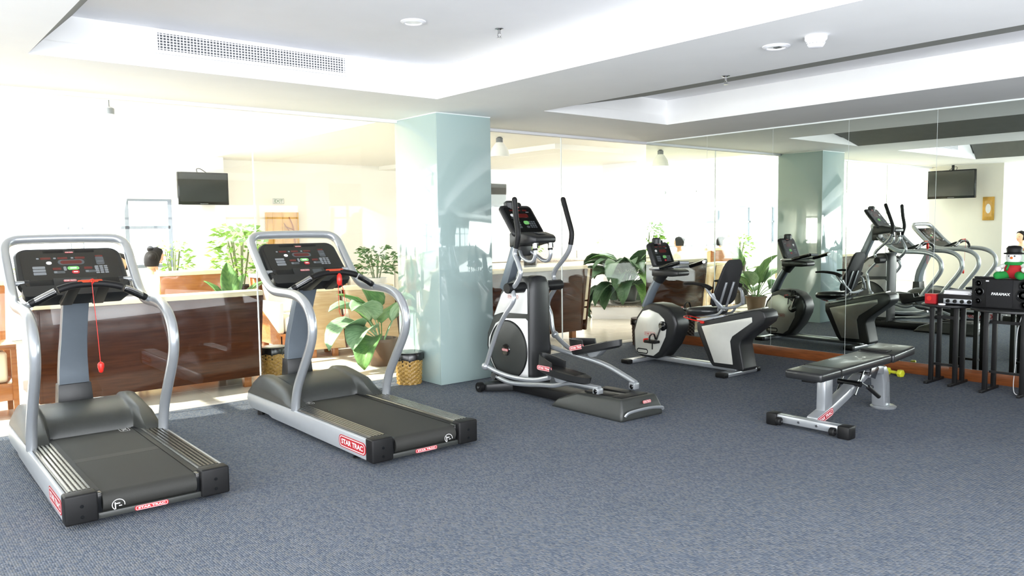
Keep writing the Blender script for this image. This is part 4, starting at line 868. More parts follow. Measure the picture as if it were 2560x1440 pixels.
# mast and console
b = MB(); b.rings([[(EX-0.045, y-0.03, z), (EX+0.045, y-0.03, z), (EX+0.045, y+0.05, z+0.04), (EX-0.045, y+0.05, z+0.04)] for y, z in ((5.72, 0.90), (5.62, 1.12), (5.50, 1.38))]); E_(b, 'mast', 'mast_grey', bevel=0.008)
T = frame((EX, 5.475, 1.565), (1, 0, 0), (0, 0.21, 0.26))
def console_shell(T, W, Hh, D, prof=None):
    b = MB(T); b.rings([[(x, y, z) for x, y in rrect(w, h, r, 5)] for w, h, r, z in ((W-0.02, Hh-0.02, 0.04, 0.0), (W, Hh, 0.045, -0.012), (W, Hh, 0.045, -D*0.6), (W*0.8, Hh*0.8, 0.04, -D))]); return b
con = E_(console_shell(T, 0.37, 0.35, 0.055), 'console', 'dark_plastic', sharp=45)
def trainer_console(T, con, O, W=0.34, Hh=0.35):
    def pl(name, x, y, w, h, m, r=None, z=0.0015):
        b = MB(T); b.prism(rrect(w, h, r if r else min(w, h)*0.2, 3, x, y), 'z', 0, z); return b.build(name, m, con, o=O)
    pl('console_face', 0, -0.005, W*0.80, Hh*0.82, 'black_gloss', 0.02, 0.002)
    pl('console_top', 0.0, Hh*0.5-0.004, W*0.34, 0.04, 'dark_plastic', 0.015, 0.012)
    for x in (-0.075, -0.01, 0.055): pl('display', x+0.01, 0.105, 0.045, 0.016, 'led_red', z=0.003)
    pl('main_display', 0.02, 0.045, 0.11, 0.045, 'led_red', 0.015, z=0.003); pl('round_key', -0.085, 0.05, 0.034, 0.032, 'print_white', 0.015, z=0.004)
    pl('label_print', 0.085, 0.085, 0.03, 0.008, 'print_grey', z=0.003); pl('label_print', -0.085, 0.02, 0.04, 0.006, 'print_grey', z=0.003)
    pl('start_key', 0.02, -0.035, 0.052, 0.040, 'green', 0.015, z=0.004); pl('stop_key', 0.02, -0.082, 0.032, 0.024, 'red' if O != EO else 'print_dim', 0.011, z=0.004)
    for i in range(3):
        pl('programme_key', -0.075, -0.030-i*0.027, 0.062, 0.022, 'print_dim', z=0.003)
        for j in range(4): pl('number_key', 0.078+(i-1)*0.023, -0.025-j*0.020, 0.018, 0.015, 'print_dim', z=0.003)
trainer_console(T @ Matrix.Diagonal((1.15, 1.02, 1, 1)), con, EO)
logo_badge(et, T @ Vector((0.0, 0.143, 0.002)), (1, 0, 0), (0, 0.21, 0.26), 0.06, 0.013, off=EO)
E_(MB().lathe([(0.05, 0), (0.052, 0.06), (0.03, 0.08)], 18, (EX-0.05, 5.60, 1.66)), 'cable_housing', 'dark_plastic')
b = MB(); b.rings([[(EX-w, y, z-h), (EX+w, y, z-h), (EX+w, y, z), (EX-w, y, z)] for y, z, w, h in ((5.47, 1.45, 0.165, 0.13), (5.34, 1.455, 0.165, 0.11), (5.22, 1.43, 0.15, 0.075), (5.165, 1.41, 0.12, 0.045))]); E_(b, 'reading_shelf', 'dark_plastic', bevel=0.012, sharp=45)
E_(MB(frame((EX+0.02, 5.26, 1.444), (1, 0, 0), (0, 1, 0.18))).box(-0.05, 0.05, -0.03, 0.03, 0, 0.004), 'shelf_label', 'print_dim')
E_(MB().box(EX-0.07, EX+0.07, 5.43, 5.53, 1.24, 1.40), 'console_neck', 'dark_plastic', bevel=0.015)
for x, dy in ((-0.09, 0.0), (0.09, 0.0)):
    g = [(EX+x*0.5, 5.47, 1.30), (EX+x, 5.38, 1.235), (EX+x, 5.30, 1.20), (EX+x, 5.235, 1.205), (EX+x, 5.205, 1.255), (EX+x, 5.208, 1.31)]
    E_(MB().tube(g, 0.017, 12, sub=4), 'fixed_handle', 'silver')
    p = E_(MB().tube([(EX+x, 5.208, 1.31), (EX+x, 5.215, 1.40)], 0.021, 14), 'pulse_grip', 'chrome')
    E_(MB().box(EX+x+0.004, EX+x+0.023, 5.19, 5.235, 1.315, 1.395), 'grip_insert', 'black_gloss', parent=p, bevel=0.004)
    E_(MB().tube([(EX+x, 5.207, 1.295), (EX+x, 5.209, 1.312)], 0.0225, 14), 'grip_collar', 'black', parent=p)
# moving arms
armL = [(5.315, 0.97), (5.255, 1.01), (5.195, 1.10), (5.225, 1.19), (5.268, 1.265), (5.252, 1.325)]
armR = [(5.325, 0.97), (5.375, 1.04), (5.345, 1.11), (5.235, 1.21), (5.17, 1.285), (5.145, 1.345)]
gripL = [(5.253, 1.32), (5.228, 1.40), (5.222, 1.46), (5.246, 1.586), (5.263, 1.735)]
gripR = [(5.146, 1.34), (5.134, 1.40), (5.135, 1.46), (5.186, 1.60), (5.239, 1.742)]
lowL = [(5.315, 0.97), (5.273, 0.87), (5.378, 0.732), (5.474, 0.605), (5.562, 0.447), (5.625, 0.319), (5.66, 0.245)]
lowR = [(5.325, 0.97), (5.47, 0.80), (5.45, 0.68), (5.43, 0.56), (5.40, 0.50)]
for x, a, g, l in ((4.40, armL, gripL, lowL), (4.95, armR, gripR, lowR)):
    E_(MB().tube([(x, y, z) for y, z in a], 0.021, 12, sub=5), 'moving_arm', 'silver')
    E_(MB().tube([(x, y, z) for y, z in g], 0.024, 12, sub=5).ball((x, g[-1][0], g[-1][1]), 0.024, 12, 8), 'arm_grip', 'black')
    xx = x-0.03 if x < EX else x+0.03
    E_(MB().tube([(x+(xx-x)*min(1, i/2), y, z) for i, (y, z) in enumerate(l)], 0.021, 12, sub=5), 'arm_lever', 'silver')
E_(MB().ball((4.365, 5.662, 0.245), 0.036, 16, 10), 'ball_joint', 'silver')
E_(MB().ball((4.985, 5.40, 0.50), 0.034, 16, 10), 'ball_joint', 'silver')
E_(MB().tube([(4.375, 5.662, 0.245), (4.39, 5.484, 0.203), (4.40, 5.275, 0.187), (4.41, 5.032, 0.202), (4.42, 4.862, 0.246)], 0.021, 12, sub=5), 'pedal_link', 'silver')
E_(MB().tube([(4.98, 5.40, 0.50), (4.96, 5.21, 0.41), (4.93, 4.974, 0.34), (4.90, 4.86, 0.36)], 0.021, 12, sub=5), 'pedal_link', 'silver')
railL = [(5.68, 0.135), (5.50, 0.105), (5.30, 0.115), (5.05, 0.145), (4.88, 0.165), (4.74, 0.204), (4.60, 0.218), (4.36, 0.215)]
railR = [(5.40, 0.42), (5.10, 0.385), (4.947, 0.366), (4.80, 0.353), (4.666, 0.334), (4.53, 0.302), (4.292, 0.223)]
for x, r in ((4.50, railL), (4.85, railR)):
    E_(MB().tube([(x, y, z) for y, z in r], 0.024, 12, sub=4, flat=0.9), 'foot_rail', 'silver')
    y, z = r[-1]
    E_(MB().box(x-0.03, x+0.03, y-0.012, y+0.05, 0.172, z), 'roller_bracket', 'silver', bevel=0.004)
    E_(MB().lathe([(0.012, -0.038), (0.02, -0.03), (0.02, 0.03), (0.012, 0.038)], 16, (x, y+0.02, 0.192), 'x'), 'roller', 'black_gloss')
    yc, zc = r[0]
    E_(MB().box(min(x, EX+(x-EX)*0.9)-0.02, max(x, EX+(x-EX)*0.9)+0.02, yc-0.05, yc+0.05, zc-0.03, zc+0.04), 'crank_joint', 'black_gloss', bevel=0.01)
    E_(MB().lathe([(0.033, -0.035), (0.036, 0), (0.033, 0.035)], 18, (x, yc, zc), 'x'), 'crank_bearing', 'chrome')
def pedal(x, yc, zc, ang, s):
    T = Matrix.Translation((x, yc, zc)) @ Matrix.Rotation(ang, 4, 'X')
    b = MB(T); b.rings([[(w*math.cos(a), d*math.sin(a)*(1 if math.sin(a) > 0 else 1.05), z) for a in [2*math.pi*k/28 for k in range(28)]] for w, d, z in ((0.065, 0.25, -0.06), (0.088, 0.285, -0.045), (0.092, 0.295, 0.002), (0.078, 0.27, 0.006))]); p = E_(b, 'pedal', 'dark_plastic', sharp=50)
    b = MB(T); b.box(-0.06, 0.06, -0.20, 0.18, 0.003, 0.009); E_(b, 'tread_pad', 'black', parent=p, bevel=0.003)
    b = MB(T); rs = []
    for i in range(15):
        a = math.radians(10+160*i/14); c = (0.083*math.cos(a), 0.02+0.27*math.sin(a)); h = 0.05+0.05*math.sin(a)
        n = Vector((math.cos(a), math.sin(a)*0.5)).normalized()
        rs.append([(c[0]-0.012*n.x, c[1]-0.012*n.y, 0.0), (c[0]+0.006*n.x, c[1]+0.006*n.y, 0.0), (c[0]+0.004*n.x, c[1]+0.004*n.y, h), (c[0]-0.008*n.x, c[1]-0.008*n.y, h)])
    b.rings(rs); E_(b, 'toe_guard', 'dark_plastic', parent=p, sharp=50)
    q = T @ Vector((-0.097, 0.13, 0.005)); R = T.to_3x3()
    logo_badge(et, q, R @ Vector((0.25, -1, 0)), R @ Vector((0, 0, 1)), 0.15, 0.042, off=EO)
    E_(MB(T).prism([(-0.16, -0.03), (0.10, -0.03), (0.05, -0.10), (-0.02, -0.10)], 'x', -0.04, 0.04), 'pedal_bracket', 'silver', bevel=0.004)
pedal(4.46, 4.73, 0.315, math.radians(4), -1)
pedal(4.86, 4.76, 0.485, math.radians(-14), 1)

# ------------------------------------------------------------------ recumbent bike
BX = 6.76; BO = (BX, 5.25, 0)
bk = thing('recumbent_bike', 'silver and black recumbent exercise bike standing beside the mirror wall', 'exercise bike', BO)
def B_(b, name, m, **k): return b.build(name, m, k.pop('parent', bk), o=BO, **k)
for x0, x1, y in ((6.42, 7.10, 5.83), (6.48, 7.08, 4.64)):
    f = B_(MB().box(x0, x1, y-0.055, y+0.055, 0.002, 0.045), 'foot_bar', 'silver', bevel=0.012)
    for xa, xb in ((x0-0.01, x0+0.06), (x1-0.06, x1+0.01)): B_(MB().box(xa, xb, y-0.058, y+0.058, 0.0, 0.048), 'foot_cap', 'black', parent=f, bevel=0.012)
B_(MB().box(BX-0.045, BX+0.045, 4.62, 5.80, 0.03, 0.088), 'main_beam', 'silver', bevel=0.015)
hull = [(5.92, 0.36), (5.915, 0.16), (5.87, 0.075), (5.80, 0.055), (5.60, 0.055), (5.52, 0.085), (5.40, 0.22), (5.325, 0.37), (5.31, 0.46), (5.34, 0.55), (5.42, 0.62), (5.54, 0.655), (5.66, 0.66), (5.78, 0.61), (5.87, 0.50)]
B_(MB().prism(hull, 'x', BX-0.12, BX+0.12), 'flywheel_shroud', 'dark_plastic', bevel=0.035, seg=4, sharp=60)
pan = [(5.885, 0.34), (5.875, 0.14), (5.84, 0.09), (5.62, 0.085), (5.545, 0.14), (5.455, 0.31), (5.44, 0.42), (5.475, 0.50), (5.55, 0.555), (5.68, 0.59), (5.77, 0.565), (5.84, 0.48)]
for s in (-1, 1):
    x0, x1 = sorted((BX+s*0.115, BX+s*0.127)); xs = BX+s*0.127; ex = (0, -1, 0) if s < 0 else (0, 1, 0)
    B_(MB().prism(pan, 'x', x0, x1), 'side_panel', 'silver_shroud', bevel=0.005)
    logo_badge(bk, (xs+s*0.0005, 5.665, 0.325), ex, (0, 0, 1), 0.165, 0.048, face='silver_shroud', ink='red', rim='red', off=BO)
    h = B_(MB().lathe([(0.052, s*0.120), (0.052, s*0.136), (0.035, s*0.142)], 28, (BX, 5.485, 0.425), 'x'), 'crank_hub', 'black_gloss')
    r = MB(frame((xs+s*0.002, 5.77, 0.125), ex, (0, 0, 1))); ring_shape(r, 0.16, 0.058, 0.028, 0.012, 0.001); B_(r, 'foot_vent', 'black')
    cy, cz = (5.548, 0.265) if s < 0 else (5.422, 0.585)
    B_(MB().tube([(xs+s*0.03, 5.485, 0.425), (xs+s*0.035, cy, cz)], 0.012, 10).lathe([(0.02, s*0.14), (0.02, s*0.17)], 16, (BX, 5.485, 0.425), 'x').ball((xs+s*0.035, cy, cz), 0.018, 10, 8), 'crank_arm', 'chrome')
    px = xs+s*0.09
    p = B_(MB().box(px-0.045, px+0.045, cy-0.06, cy+0.09, cz-0.022, cz+0.008), 'pedal', 'black', bevel=0.006)
    B_(MB().box(px-0.035, px+0.035, cy+0.09, cy+0.105, cz-0.018, cz+0.02), 'reflector', 'red_clip', parent=p, bevel=0.003)
    B_(MB().tube([(px-0.05, cy, cz), (px-0.052, cy+0.0, cz+0.05), (px-0.02, cy, cz+0.075), (px+0.02, cy, cz+0.07), (px+0.05, cy, cz)], 0.012, 8, sub=4, flat=0.3, up=(0, 1, 0)), 'pedal_strap', 'black', parent=p)
    B_(MB().tube([(px+0.04, cy+0.04, cz), (px+0.045, cy+0.045, cz-0.10)], 0.010, 8, flat=0.3), 'strap_tail', 'black', parent=p)
B_(MB().tube([(BX, 5.83, 0.60), (BX, 5.74, 0.78), (BX, 5.645, 0.93)], [0.052, 0.046], 18, up=(1, 0, 0)), 'mast', 'mast_grey', sharp=60)
B_(MB().tube([(BX, 5.66, 0.90), (BX, 5.60, 0.99)], [0.062, 0.075], 20), 'mast_collar', 'dark_plastic')
T = frame((BX, 5.60, 1.185), (1, 0, 0), (0, 0.10, 0.24))
con = B_(console_shell(T, 0.34, 0.29, 0.07), 'console', 'dark_plastic', sharp=45)
trainer_console(T @ Matrix.Diagonal((1.05, 0.84, 1, 1)), con, BO)
B_(MB().lathe([(0.05, 0), (0.05, 0.05), (0.035, 0.065)], 18, (BX-0.03, 5.66, 1.30)), 'cable_housing', 'dark_plastic')
logo_badge(bk, T @ Vector((0.0, 0.122, 0.002)), (1, 0, 0), (0, 0.10, 0.24), 0.06, 0.013, off=BO)
b = MB(); b.rings([[(BX-w, y, z-h), (BX+w, y, z-h), (BX+w, y, z), (BX-w, y, z)] for y, z, w, h in ((5.66, 1.03, 0.11, 0.08), (5.52, 1.035, 0.12, 0.08), (5.38, 1.03, 0.12, 0.075), (5.31, 1.015, 0.10, 0.05))]); B_(b, 'bottle_tray', 'dark_plastic', bevel=0.015, sharp=45)
for s in (-1, 1):
    B_(MB().tube([(BX+s*0.02, 5.60, 1.035), (BX+s*0.16, 5.62, 1.035), (BX+s*0.235, 5.54, 1.045), (BX+s*0.25, 5.42, 1.052)], 0.017, 12, sub=5, up=(0, 0, 1)), 'handlebar', 'silver')
    g = B_(MB().tube([(BX+s*0.25, 5.42, 1.052), (BX+s*0.245, 5.30, 1.085), (BX+s*0.22, 5.19, 1.115)], 0.021, 12, sub=4, up=(0, 0, 1)), 'pulse_grip', 'black_gloss')
    B_(MB().tube([(BX+s*0.25, 5.41, 1.060), (BX+s*0.243, 5.30, 1.092), (BX+s*0.222, 5.20, 1.122)], 0.017, 10, sub=4, up=(0, 0, 1)), 'grip_sensor', 'chrome', parent=g)
    B_(MB().tube([(BX+s*0.22, 5.195, 1.113), (BX+s*0.13, 5.15, 1.11)], 0.017, 12, up=(0, 0, 1)), 'bar_return', 'silver')
# seat post shroud
post = [(5.055, 0.50), (5.05, 0.42), (4.90, 0.12), (4.855, 0.070), (4.60, 0.070), (4.50, 0.055), (4.485, 0.08), (4.535, 0.31), (4.52, 0.36), (4.46, 0.41), (4.27, 0.56), (4.25, 0.61), (4.27, 0.665), (4.32, 0.685), (4.40, 0.67)]
B_(MB().prism(post, 'x', BX-0.115, BX+0.115), 'seat_post_shroud', 'dark_plastic', bevel=0.022, seg=3, sharp=55)
sp = [(4.99, 0.465), (4.40, 0.605), (4.395, 0.555), (4.62, 0.395), (4.645, 0.345), (4.61, 0.115), (4.83, 0.11)]
for s in (-1, 1):
    x0, x1 = sorted((BX+s*0.112, BX+s*0.122)); B_(MB().prism(sp, 'x', x0, x1), 'post_panel', 'silver_shroud', bevel=0.005)
b = MB(); b.prism([(5.06, 0.485), (4.33, 0.672), (4.33, 0.70), (5.06, 0.525)], 'x', BX-0.06, BX+0.06); B_(b, 'seat_rail', 'alu', bevel=0.006)
b = MB(); b.prism([(5.06, 0.47), (4.74, 0.55), (4.74, 0.60), (5.06, 0.535)], 'x', BX-0.10, BX+0.10); c = B_(b, 'seat_carriage', 'silver_panel', bevel=0.006)
for y, z in ((5.0, 0.51), (4.85, 0.545), (4.78, 0.56)): B_(MB().lathe([(0.010, -0.106), (0.010, 0.106)], 10, (BX, y, z), 'x'), 'carriage_bolt', 'black_gloss', parent=c)
b = MB(); rs = []
for w, d, z in ((0.14, 0.12, 0.545), (0.205, 0.19, 0.575), (0.215, 0.20, 0.605), (0.20, 0.185, 0.635), (0.10, 0.09, 0.645)):
    rs.append([(BX+w*math.copysign(abs(math.cos(a))**0.75, math.cos(a)), 5.02+d*math.copysign(abs(math.sin(a))**0.75, math.sin(a))*(0.85 if math.sin(a) > 0 else 1), z+0.02*(1-(math.sin(a)+1)/2)+0.012*abs(math.cos(a))) for a in [2*math.pi*k/28 for k in range(28)]])
b.rings(rs); B_(b, 'seat', 'vinyl', sharp=60)
T = frame((BX, 4.765, 0.915), (-1, 0, 0), (0, -0.16, 0.46))
b = MB(T); rs = []
for dz, k in ((-0.012, 0.97), (0.0, 1.0), (0.012, 0.97)):
    ring = []
    for p in rrect(0.40, 0.50, 0.09, 6):
        u = (p[1]+0.25)/0.5; ring.append((p[0]*k*(1.0-0.32*u**2), p[1]*k, dz-0.35*(p[0]*0.9)**2))
    rs.append(ring)
b.rings(rs); sb = B_(b, 'backrest', 'mesh_fabric', sharp=60)
for s in (-1, 1):
    B_(MB(T).box(s*0.062-0.012, s*0.062+0.012, -0.30, 0.02, -0.04, -0.022), 'back_strut', 'silver', bevel=0.004)
B_(MB().tube([(BX-0.245, 4.765, 0.82), (BX-0.20, 4.73, 0.70), (BX-0.08, 4.74, 0.665), (BX+0.08, 4.74, 0.665), (BX+0.20, 4.73, 0.70), (BX+0.245, 4.765, 0.82)], 0.015, 10, sub=5, up=(0, 1, 0)), 'armrest_frame', 'silver')
B_(MB().tube([(BX-0.11, 4.74, 0.66), (BX-0.12, 4.80, 0.60), (BX-0.13, 4.98, 0.575), (BX-0.1, 5.05, 0.56)], 0.012, 8, sub=3), 'seat_bracket', 'silver')
B_(MB().tube([(BX+0.11, 4.74, 0.66), (BX+0.12, 4.80, 0.60), (BX+0.13, 4.98, 0.575), (BX+0.1, 5.05, 0.56)], 0.012, 8, sub=3), 'seat_bracket', 'silver')
for s in (-1, 1):
    x = BX+s*0.255
    a = B_(MB().tube([(x, 5.10, 0.905), (x, 5.0, 0.912), (x, 4.86, 0.90), (x, 4.78, 0.87)], [0.014, 0.03], 12, sub=3, flat=0.75), 'armrest', 'black')
    B_(MB().tube([(x, 4.83, 0.875), (x*1.0, 4.76, 0.79), (BX+s*0.18, 4.70, 0.69)], 0.016, 10, sub=3), 'armrest_post', 'silver')
B_(MB().tube([(BX-0.10, 4.98, 0.515), (BX-0.19, 5.02, 0.53), (BX-0.20, 5.15, 0.555), (BX-0.05, 5.20, 0.55), (BX-0.02, 5.08, 0.53)], 0.006, 8, sub=4, up=(0, 0, 1)), 'adjust_lever', 'red_clip')
B_(MB().box(BX-0.14, BX-0.11, 4.955, 4.995, 0.495, 0.52), 'lever_pivot', 'red_clip', bevel=0.008)

# ------------------------------------------------------------------ weight bench (authored in room coordinates)
WO = (5.85, 3.0, 0)
wb = thing('weight_bench', 'adjustable weight bench with black vinyl pads on a silver frame', 'bench', WO)
def W_(b, name, m, **k): return b.build(name, m, k.pop('parent', wb), o=WO, **k)
W_(MB().box(5.225, 5.30, 2.745, 3.255, 0.028, 0.088), 'base_bar', 'silver', bevel=0.012)
for y0, y1 in ((2.675, 2.765), (3.235, 3.325)):
    W_(MB().box(5.212, 5.313, y0, y1, 0.0, 0.092), 'base_cap', 'black', bevel=0.012)
for y in (2.79, 3.21):
    w = W_(MB().lathe([(0.024, -0.02), (0.030, -0.014), (0.030, 0.014), (0.024, 0.02)], 20, (5.205, y, 0.045), 'y'), 'transport_wheel', 'black')
    W_(MB().lathe([(0.008, -0.026), (0.008, 0.026)], 10, (5.205, y, 0.045), 'y'), 'axle_bolt', 'chrome', parent=w)
for y in (2.92, 3.06): W_(MB().lathe([(0.009, -0.008), (0.009, 0.002)], 12, (5.225, y, 0.058), 'x'), 'frame_bolt', 'chrome')
# long spine rising from the base bar to the rear leg
b = MB(); b.rings([[(x, 2.955, z-h), (x, 3.045, z-h), (x, 3.045, z+h), (x, 2.955, z+h)] for x, z, h in ((5.30, 0.062, 0.034), (5.50, 0.115, 0.036), (5.75, 0.20, 0.036), (6.02, 0.315, 0.034), (6.12, 0.345, 0.032))]); W_(b, 'spine', 'silver', bevel=0.01, sharp=40)
b = MB(); b.rings([[(x, 2.94, z-0.035), (x, 3.06, z-0.035), (x, 3.06, z+0.03), (x, 2.94, z+0.03)] for x, z in ((6.05, 0.325), (6.18, 0.345), (6.28, 0.325))]); W_(b, 'rear_bend', 'silver', bevel=0.01, sharp=40)
b = MB(); b.rings([[(x-d, 2.945, z), (x+d, 2.945, z), (x+d, 3.055, z), (x-d, 3.055, z)] for x, z, d in ((6.27, 0.355, 0.06), (6.315, 0.30, 0.058), (6.34, 0.22, 0.054), (6.35, 0.12, 0.052), (6.36, 0.02, 0.052))]); W_(b, 'rear_leg', 'silver', bevel=0.012, sharp=45)
W_(MB().lathe([(0.095, 0.0), (0.10, 0.012), (0.085, 0.022)], 28, (6.39, 2.995, 0)), 'foot_plate', 'silver')
W_(MB(frame((6.294, 2.9445, 0.16), (1, 0, 0), (0, 0, 1))).box(0.03, 0.085, -0.06, 0.06, 0.0, 0.001), 'instruction_label', 'print_grey')
b = MB(); b.rings([[(x-0.055, 2.965, z), (x+0.055, 2.965, z), (x+0.055, 3.035, z), (x-0.055, 3.035, z)] for x, z in ((5.47, 0.12), (5.475, 0.395))]); W_(b, 'front_post', 'silver', bevel=0.008)
logo_badge(wb, (5.405, 2.9545, 0.089), (1, 0, 0.265), (-0.265, 0, 1), 0.23, 0.058, off=WO)
# pads
def pad(name, x0, x1, y0, y1, z0, z1, zt0, zt1):
    b = MB(); b.rings([[(x0, y0, z0), (x0, y1, z0), (x0, y1, zt0), (x0, y0, zt0)], [(x1, y0, z1), (x1, y1, z1), (x1, y1, zt1), (x1, y0, zt1)]]); return W_(b, name, 'vinyl', bevel=0.018, seg=4, sharp=70)
p1 = pad('back_pad', 5.19, 6.255, 2.87, 3.16, 0.377, 0.392, 0.440, 0.460)
b = MB(); b.box(5.46, 5.475, 2.868, 3.162, 0.390, 0.4465); W_(b, 'pad_stitch', 'black', parent=p1)
b = MB(); b.box(5.36, 5.43, 2.91, 3.12, 0.4405, 0.4452); W_(b, 'pad_label', 'print_dim', parent=p1)
p2 = pad('seat_pad', 6.265, 6.64, 2.86, 3.17, 0.390, 0.420, 0.460, 0.490)
W_(MB().box(6.30, 6.40, 2.94, 3.15, 0.462, 0.476), 'buckle_strap', 'black', parent=p2, bevel=0.002)
W_(MB().box(5.26, 6.22, 2.965, 3.065, 0.352, 0.382), 'pad_support', 'black', bevel=0.004)
W_(MB().box(6.20, 6.55, 2.96, 3.06, 0.365, 0.402), 'seat_support', 'silver', bevel=0.006)
W_(MB().tube([(5.86, 2.93, 0.30), (5.78, 2.925, 0.20), (5.92, 2.93, 0.37)], 0.008, 8), 'ladder_frame', 'chrome')
W_(MB().tube([(5.86, 3.07, 0.30), (5.78, 3.07, 0.20), (5.92, 3.07, 0.37)], 0.008, 8), 'ladder_frame', 'chrome')
W_(MB().lathe([(0.022, -0.09), (0.022, 0.09)], 16, (5.84, 3.0, 0.275), 'y'), 'ladder_bar', 'black_gloss')
W_(MB().lathe([(0.012, -0.10), (0.012, 0.10)], 12, (5.96, 3.0, 0.34), 'y'), 'pivot_pin', 'chrome')
b = MB(); b.prism([(6.02, 0.31), (6.10, 0.28), (6.16, 0.36), (6.12, 0.40), (6.04, 0.39)], 'y', 2.925, 2.935); W_(b, 'pivot_plate', 'chrome', bevel=0.002)
b = MB(); b.prism([(6.02, 0.31), (6.10, 0.28), (6.16, 0.36), (6.12, 0.40), (6.04, 0.39)], 'y', 3.065, 3.075); W_(b, 'pivot_plate', 'chrome', bevel=0.002)
W_(MB().tube([(5.93, 2.90, 0.245), (6.03, 2.86, 0.16)], 0.017, 12), 'adjust_grip', 'black')
W_(MB().tube([(5.88, 2.94, 0.285), (5.94, 2.90, 0.24)], 0.008, 8), 'adjust_rod', 'chrome')
W_(MB().lathe([(0.014, -0.03), (0.014, 0.0)], 12, (6.02, 2.935, 0.23), 'y'), 'lock_pin', 'chrome')

# ------------------------------------------------------------------ tables, speaker and small things by the mirror
def bar_table(label, x, y, rx, ry, legs):
    t = thing('cafe_table', label, 'table', (x, y, 0))
    b = MB(); b.rings([[(rx*k*math.cos(a), ry*k*math.sin(a), z) for a in [2*math.pi*i/40 for i in range(40)]] for k, z in ((0.97, 0.718), (1.0, 0.724), (1.0, 0.738), (0.98, 0.742))]); b.build('table_top', 'dark_plastic', t, sharp=50)
    for lx, ly in legs:
        MB().box(lx-0.016, lx+0.016, ly-0.019, ly+0.019, 0.02, 0.72).build('leg', 'black', t, bevel=0.003)
    for ly in sorted({q[1] for q in legs}):
        MB().box(-0.19, 0.19, ly-0.015, ly+0.015, 0.0, 0.025).build('foot_bar', 'black', t, bevel=0.003)
    MB().box(-0.015, 0.015, legs[0][1], legs[-1][1], 0.60, 0.625).build('stretcher', 'black', t)
    MB().box(-0.015, 0.015, legs[0][1], legs[-1][1], 0.16, 0.18).build('stretcher', 'black', t)
    return t
bar_table('small round black cafe table holding the red box and amplifier', 7.79, 3.07, 0.205, 0.225, ((-0.07, -0.10), (0.09, -0.10), (-0.07, 0.11), (0.09, 0.11)))
bar_table('black cafe table carrying the loudspeaker', 7.71, 2.52, 0.28, 0.315, ((-0.10, 0.16), (0.10, 0.16), (-0.10, -0.13), (0.10, -0.13)))
sp = thing('loudspeaker', 'black box loudspeaker with white lettering on the cafe table', 'speaker', (7.72, 2.565, 0.743))
MB().box(-0.12, 0.12, -0.245, 0.24, 0.0, 0.255).build('cabinet', 'black', sp, bevel=0.008)
MB().box(-0.128, -0.118, -0.085, 0.12, 0.012, 0.253).build('grille', 'speaker_cloth', sp, bevel=0.004)
def driver(y, z, r):
    d = MB().lathe([(r, -0.120), (r, -0.127), (r*0.86, -0.131), (r*0.8, -0.122), (r*0.3, -0.116), (r*0.28, -0.121), (0.001, -0.124)], 28, (0, y, z), 'x').build('driver', 'dark_plastic', sp)
    MB().lathe([(r*0.82, -0.1225), (r*0.72, -0.126), (r*0.62, -0.1215)], 28, (0, y, z), 'x', cap=False).build('surround', 'black_gloss', d)
for y, z, r in ((0.185, 0.215, 0.028), (0.18, 0.14, 0.042), (0.185, 0.060, 0.026), (-0.17, 0.205, 0.045), (-0.165, 0.125, 0.058), (-0.175, 0.045, 0.036)): driver(y, z, r)
lettering('PARAMAX', frame((-0.1285, 0.005, 0.128), (0, -1, 0), (0, 0, 1)), 0.145, 0.024, 'print_white', sp, shear=0.2, bold=0.035)
MB().box(-0.1285, -0.127, 0.10, 0.125, 0.232, 0.243).build('sticker', 'paper', sp)
am = thing('amplifier', 'black amplifier with silver front panel on the round cafe table', 'amplifier', (7.79, 2.965, 0.743))
MB().box(-0.12, 0.12, -0.15, 0.15, 0.008, 0.095).build('case', 'black', am, bevel=0.004)
MB().box(-0.126, -0.119, -0.14, 0.10, 0.015, 0.058).build('front_panel', 'silver_panel', am, bevel=0.002)
for y in (-0.12, -0.06, 0.0, 0.06): MB().lathe([(0.016, -0.140), (0.018, -0.125)], 18, (0, y, 0.036), 'x').build('knob', 'black_gloss', am)
for sx in (-0.1, 0.1):
    for sy in (-0.14, 0.14): MB().lathe([(0.012, 0), (0.012, 0.009)], 10, (sx, sy, 0)).build('foot', 'black', am)
pp = thing('paper_stack', 'loose stack of white papers on top of the amplifier', 'papers', (7.79, 2.95, 0.839))
for k in range(7):
    MB(Matrix.Rotation(random.uniform(-0.2, 0.2), 4, 'Z')).box(-0.10, 0.10, -0.12+random.uniform(-0.02, 0.02), 0.12, k*0.005, k*0.005+0.0045).build('sheet', 'paper', pp)
rb = thing('box', 'small red box with open lid slot on the cafe table edge', 'box', (7.72, 3.185, 0.743))
MB().box(-0.045, 0.045, -0.05, 0.05, 0, 0.085).build('carton', 'plush_red', rb, bevel=0.004)
MB().lathe([(0.022, -0.048), (0.022, -0.044)], 16, (0, 0.01, 0.05), 'x').build('emblem', 'red_clip', rb)
MB().box(-0.046, 0.046, -0.05, 0.05, 0.085, 0.09).build('flap', 'red_clip', rb)
tp = thing('tape_roll', 'small white roll lying at the table edge before the amplifier', 'roll', (7.62, 3.06, 0.743))
MB().lathe([(0.03, 0), (0.03, 0.014), (0.014, 0.014), (0.014, 0)], 20, cap=False).build('roll_body', 'paper', tp)
MB().lathe([(0.0145, 0.0), (0.0145, 0.013), (0.011, 0.013), (0.011, 0)], 16, cap=False).build('core', 'wood_tan', tp)
sn = thing('snowman_toy', 'plush snowman with black hat and green trousers sitting on the loudspeaker', 'toy', (7.70, 2.51, 0.9985))
MB().ball((0, 0, 0.075), 0.075, 16, 12, (0.95, 1, 1)).build('torso', 'plush_red', sn)
MB().ball((-0.01, 0, 0.185), 0.062, 18, 14).build('head', 'snow', sn)
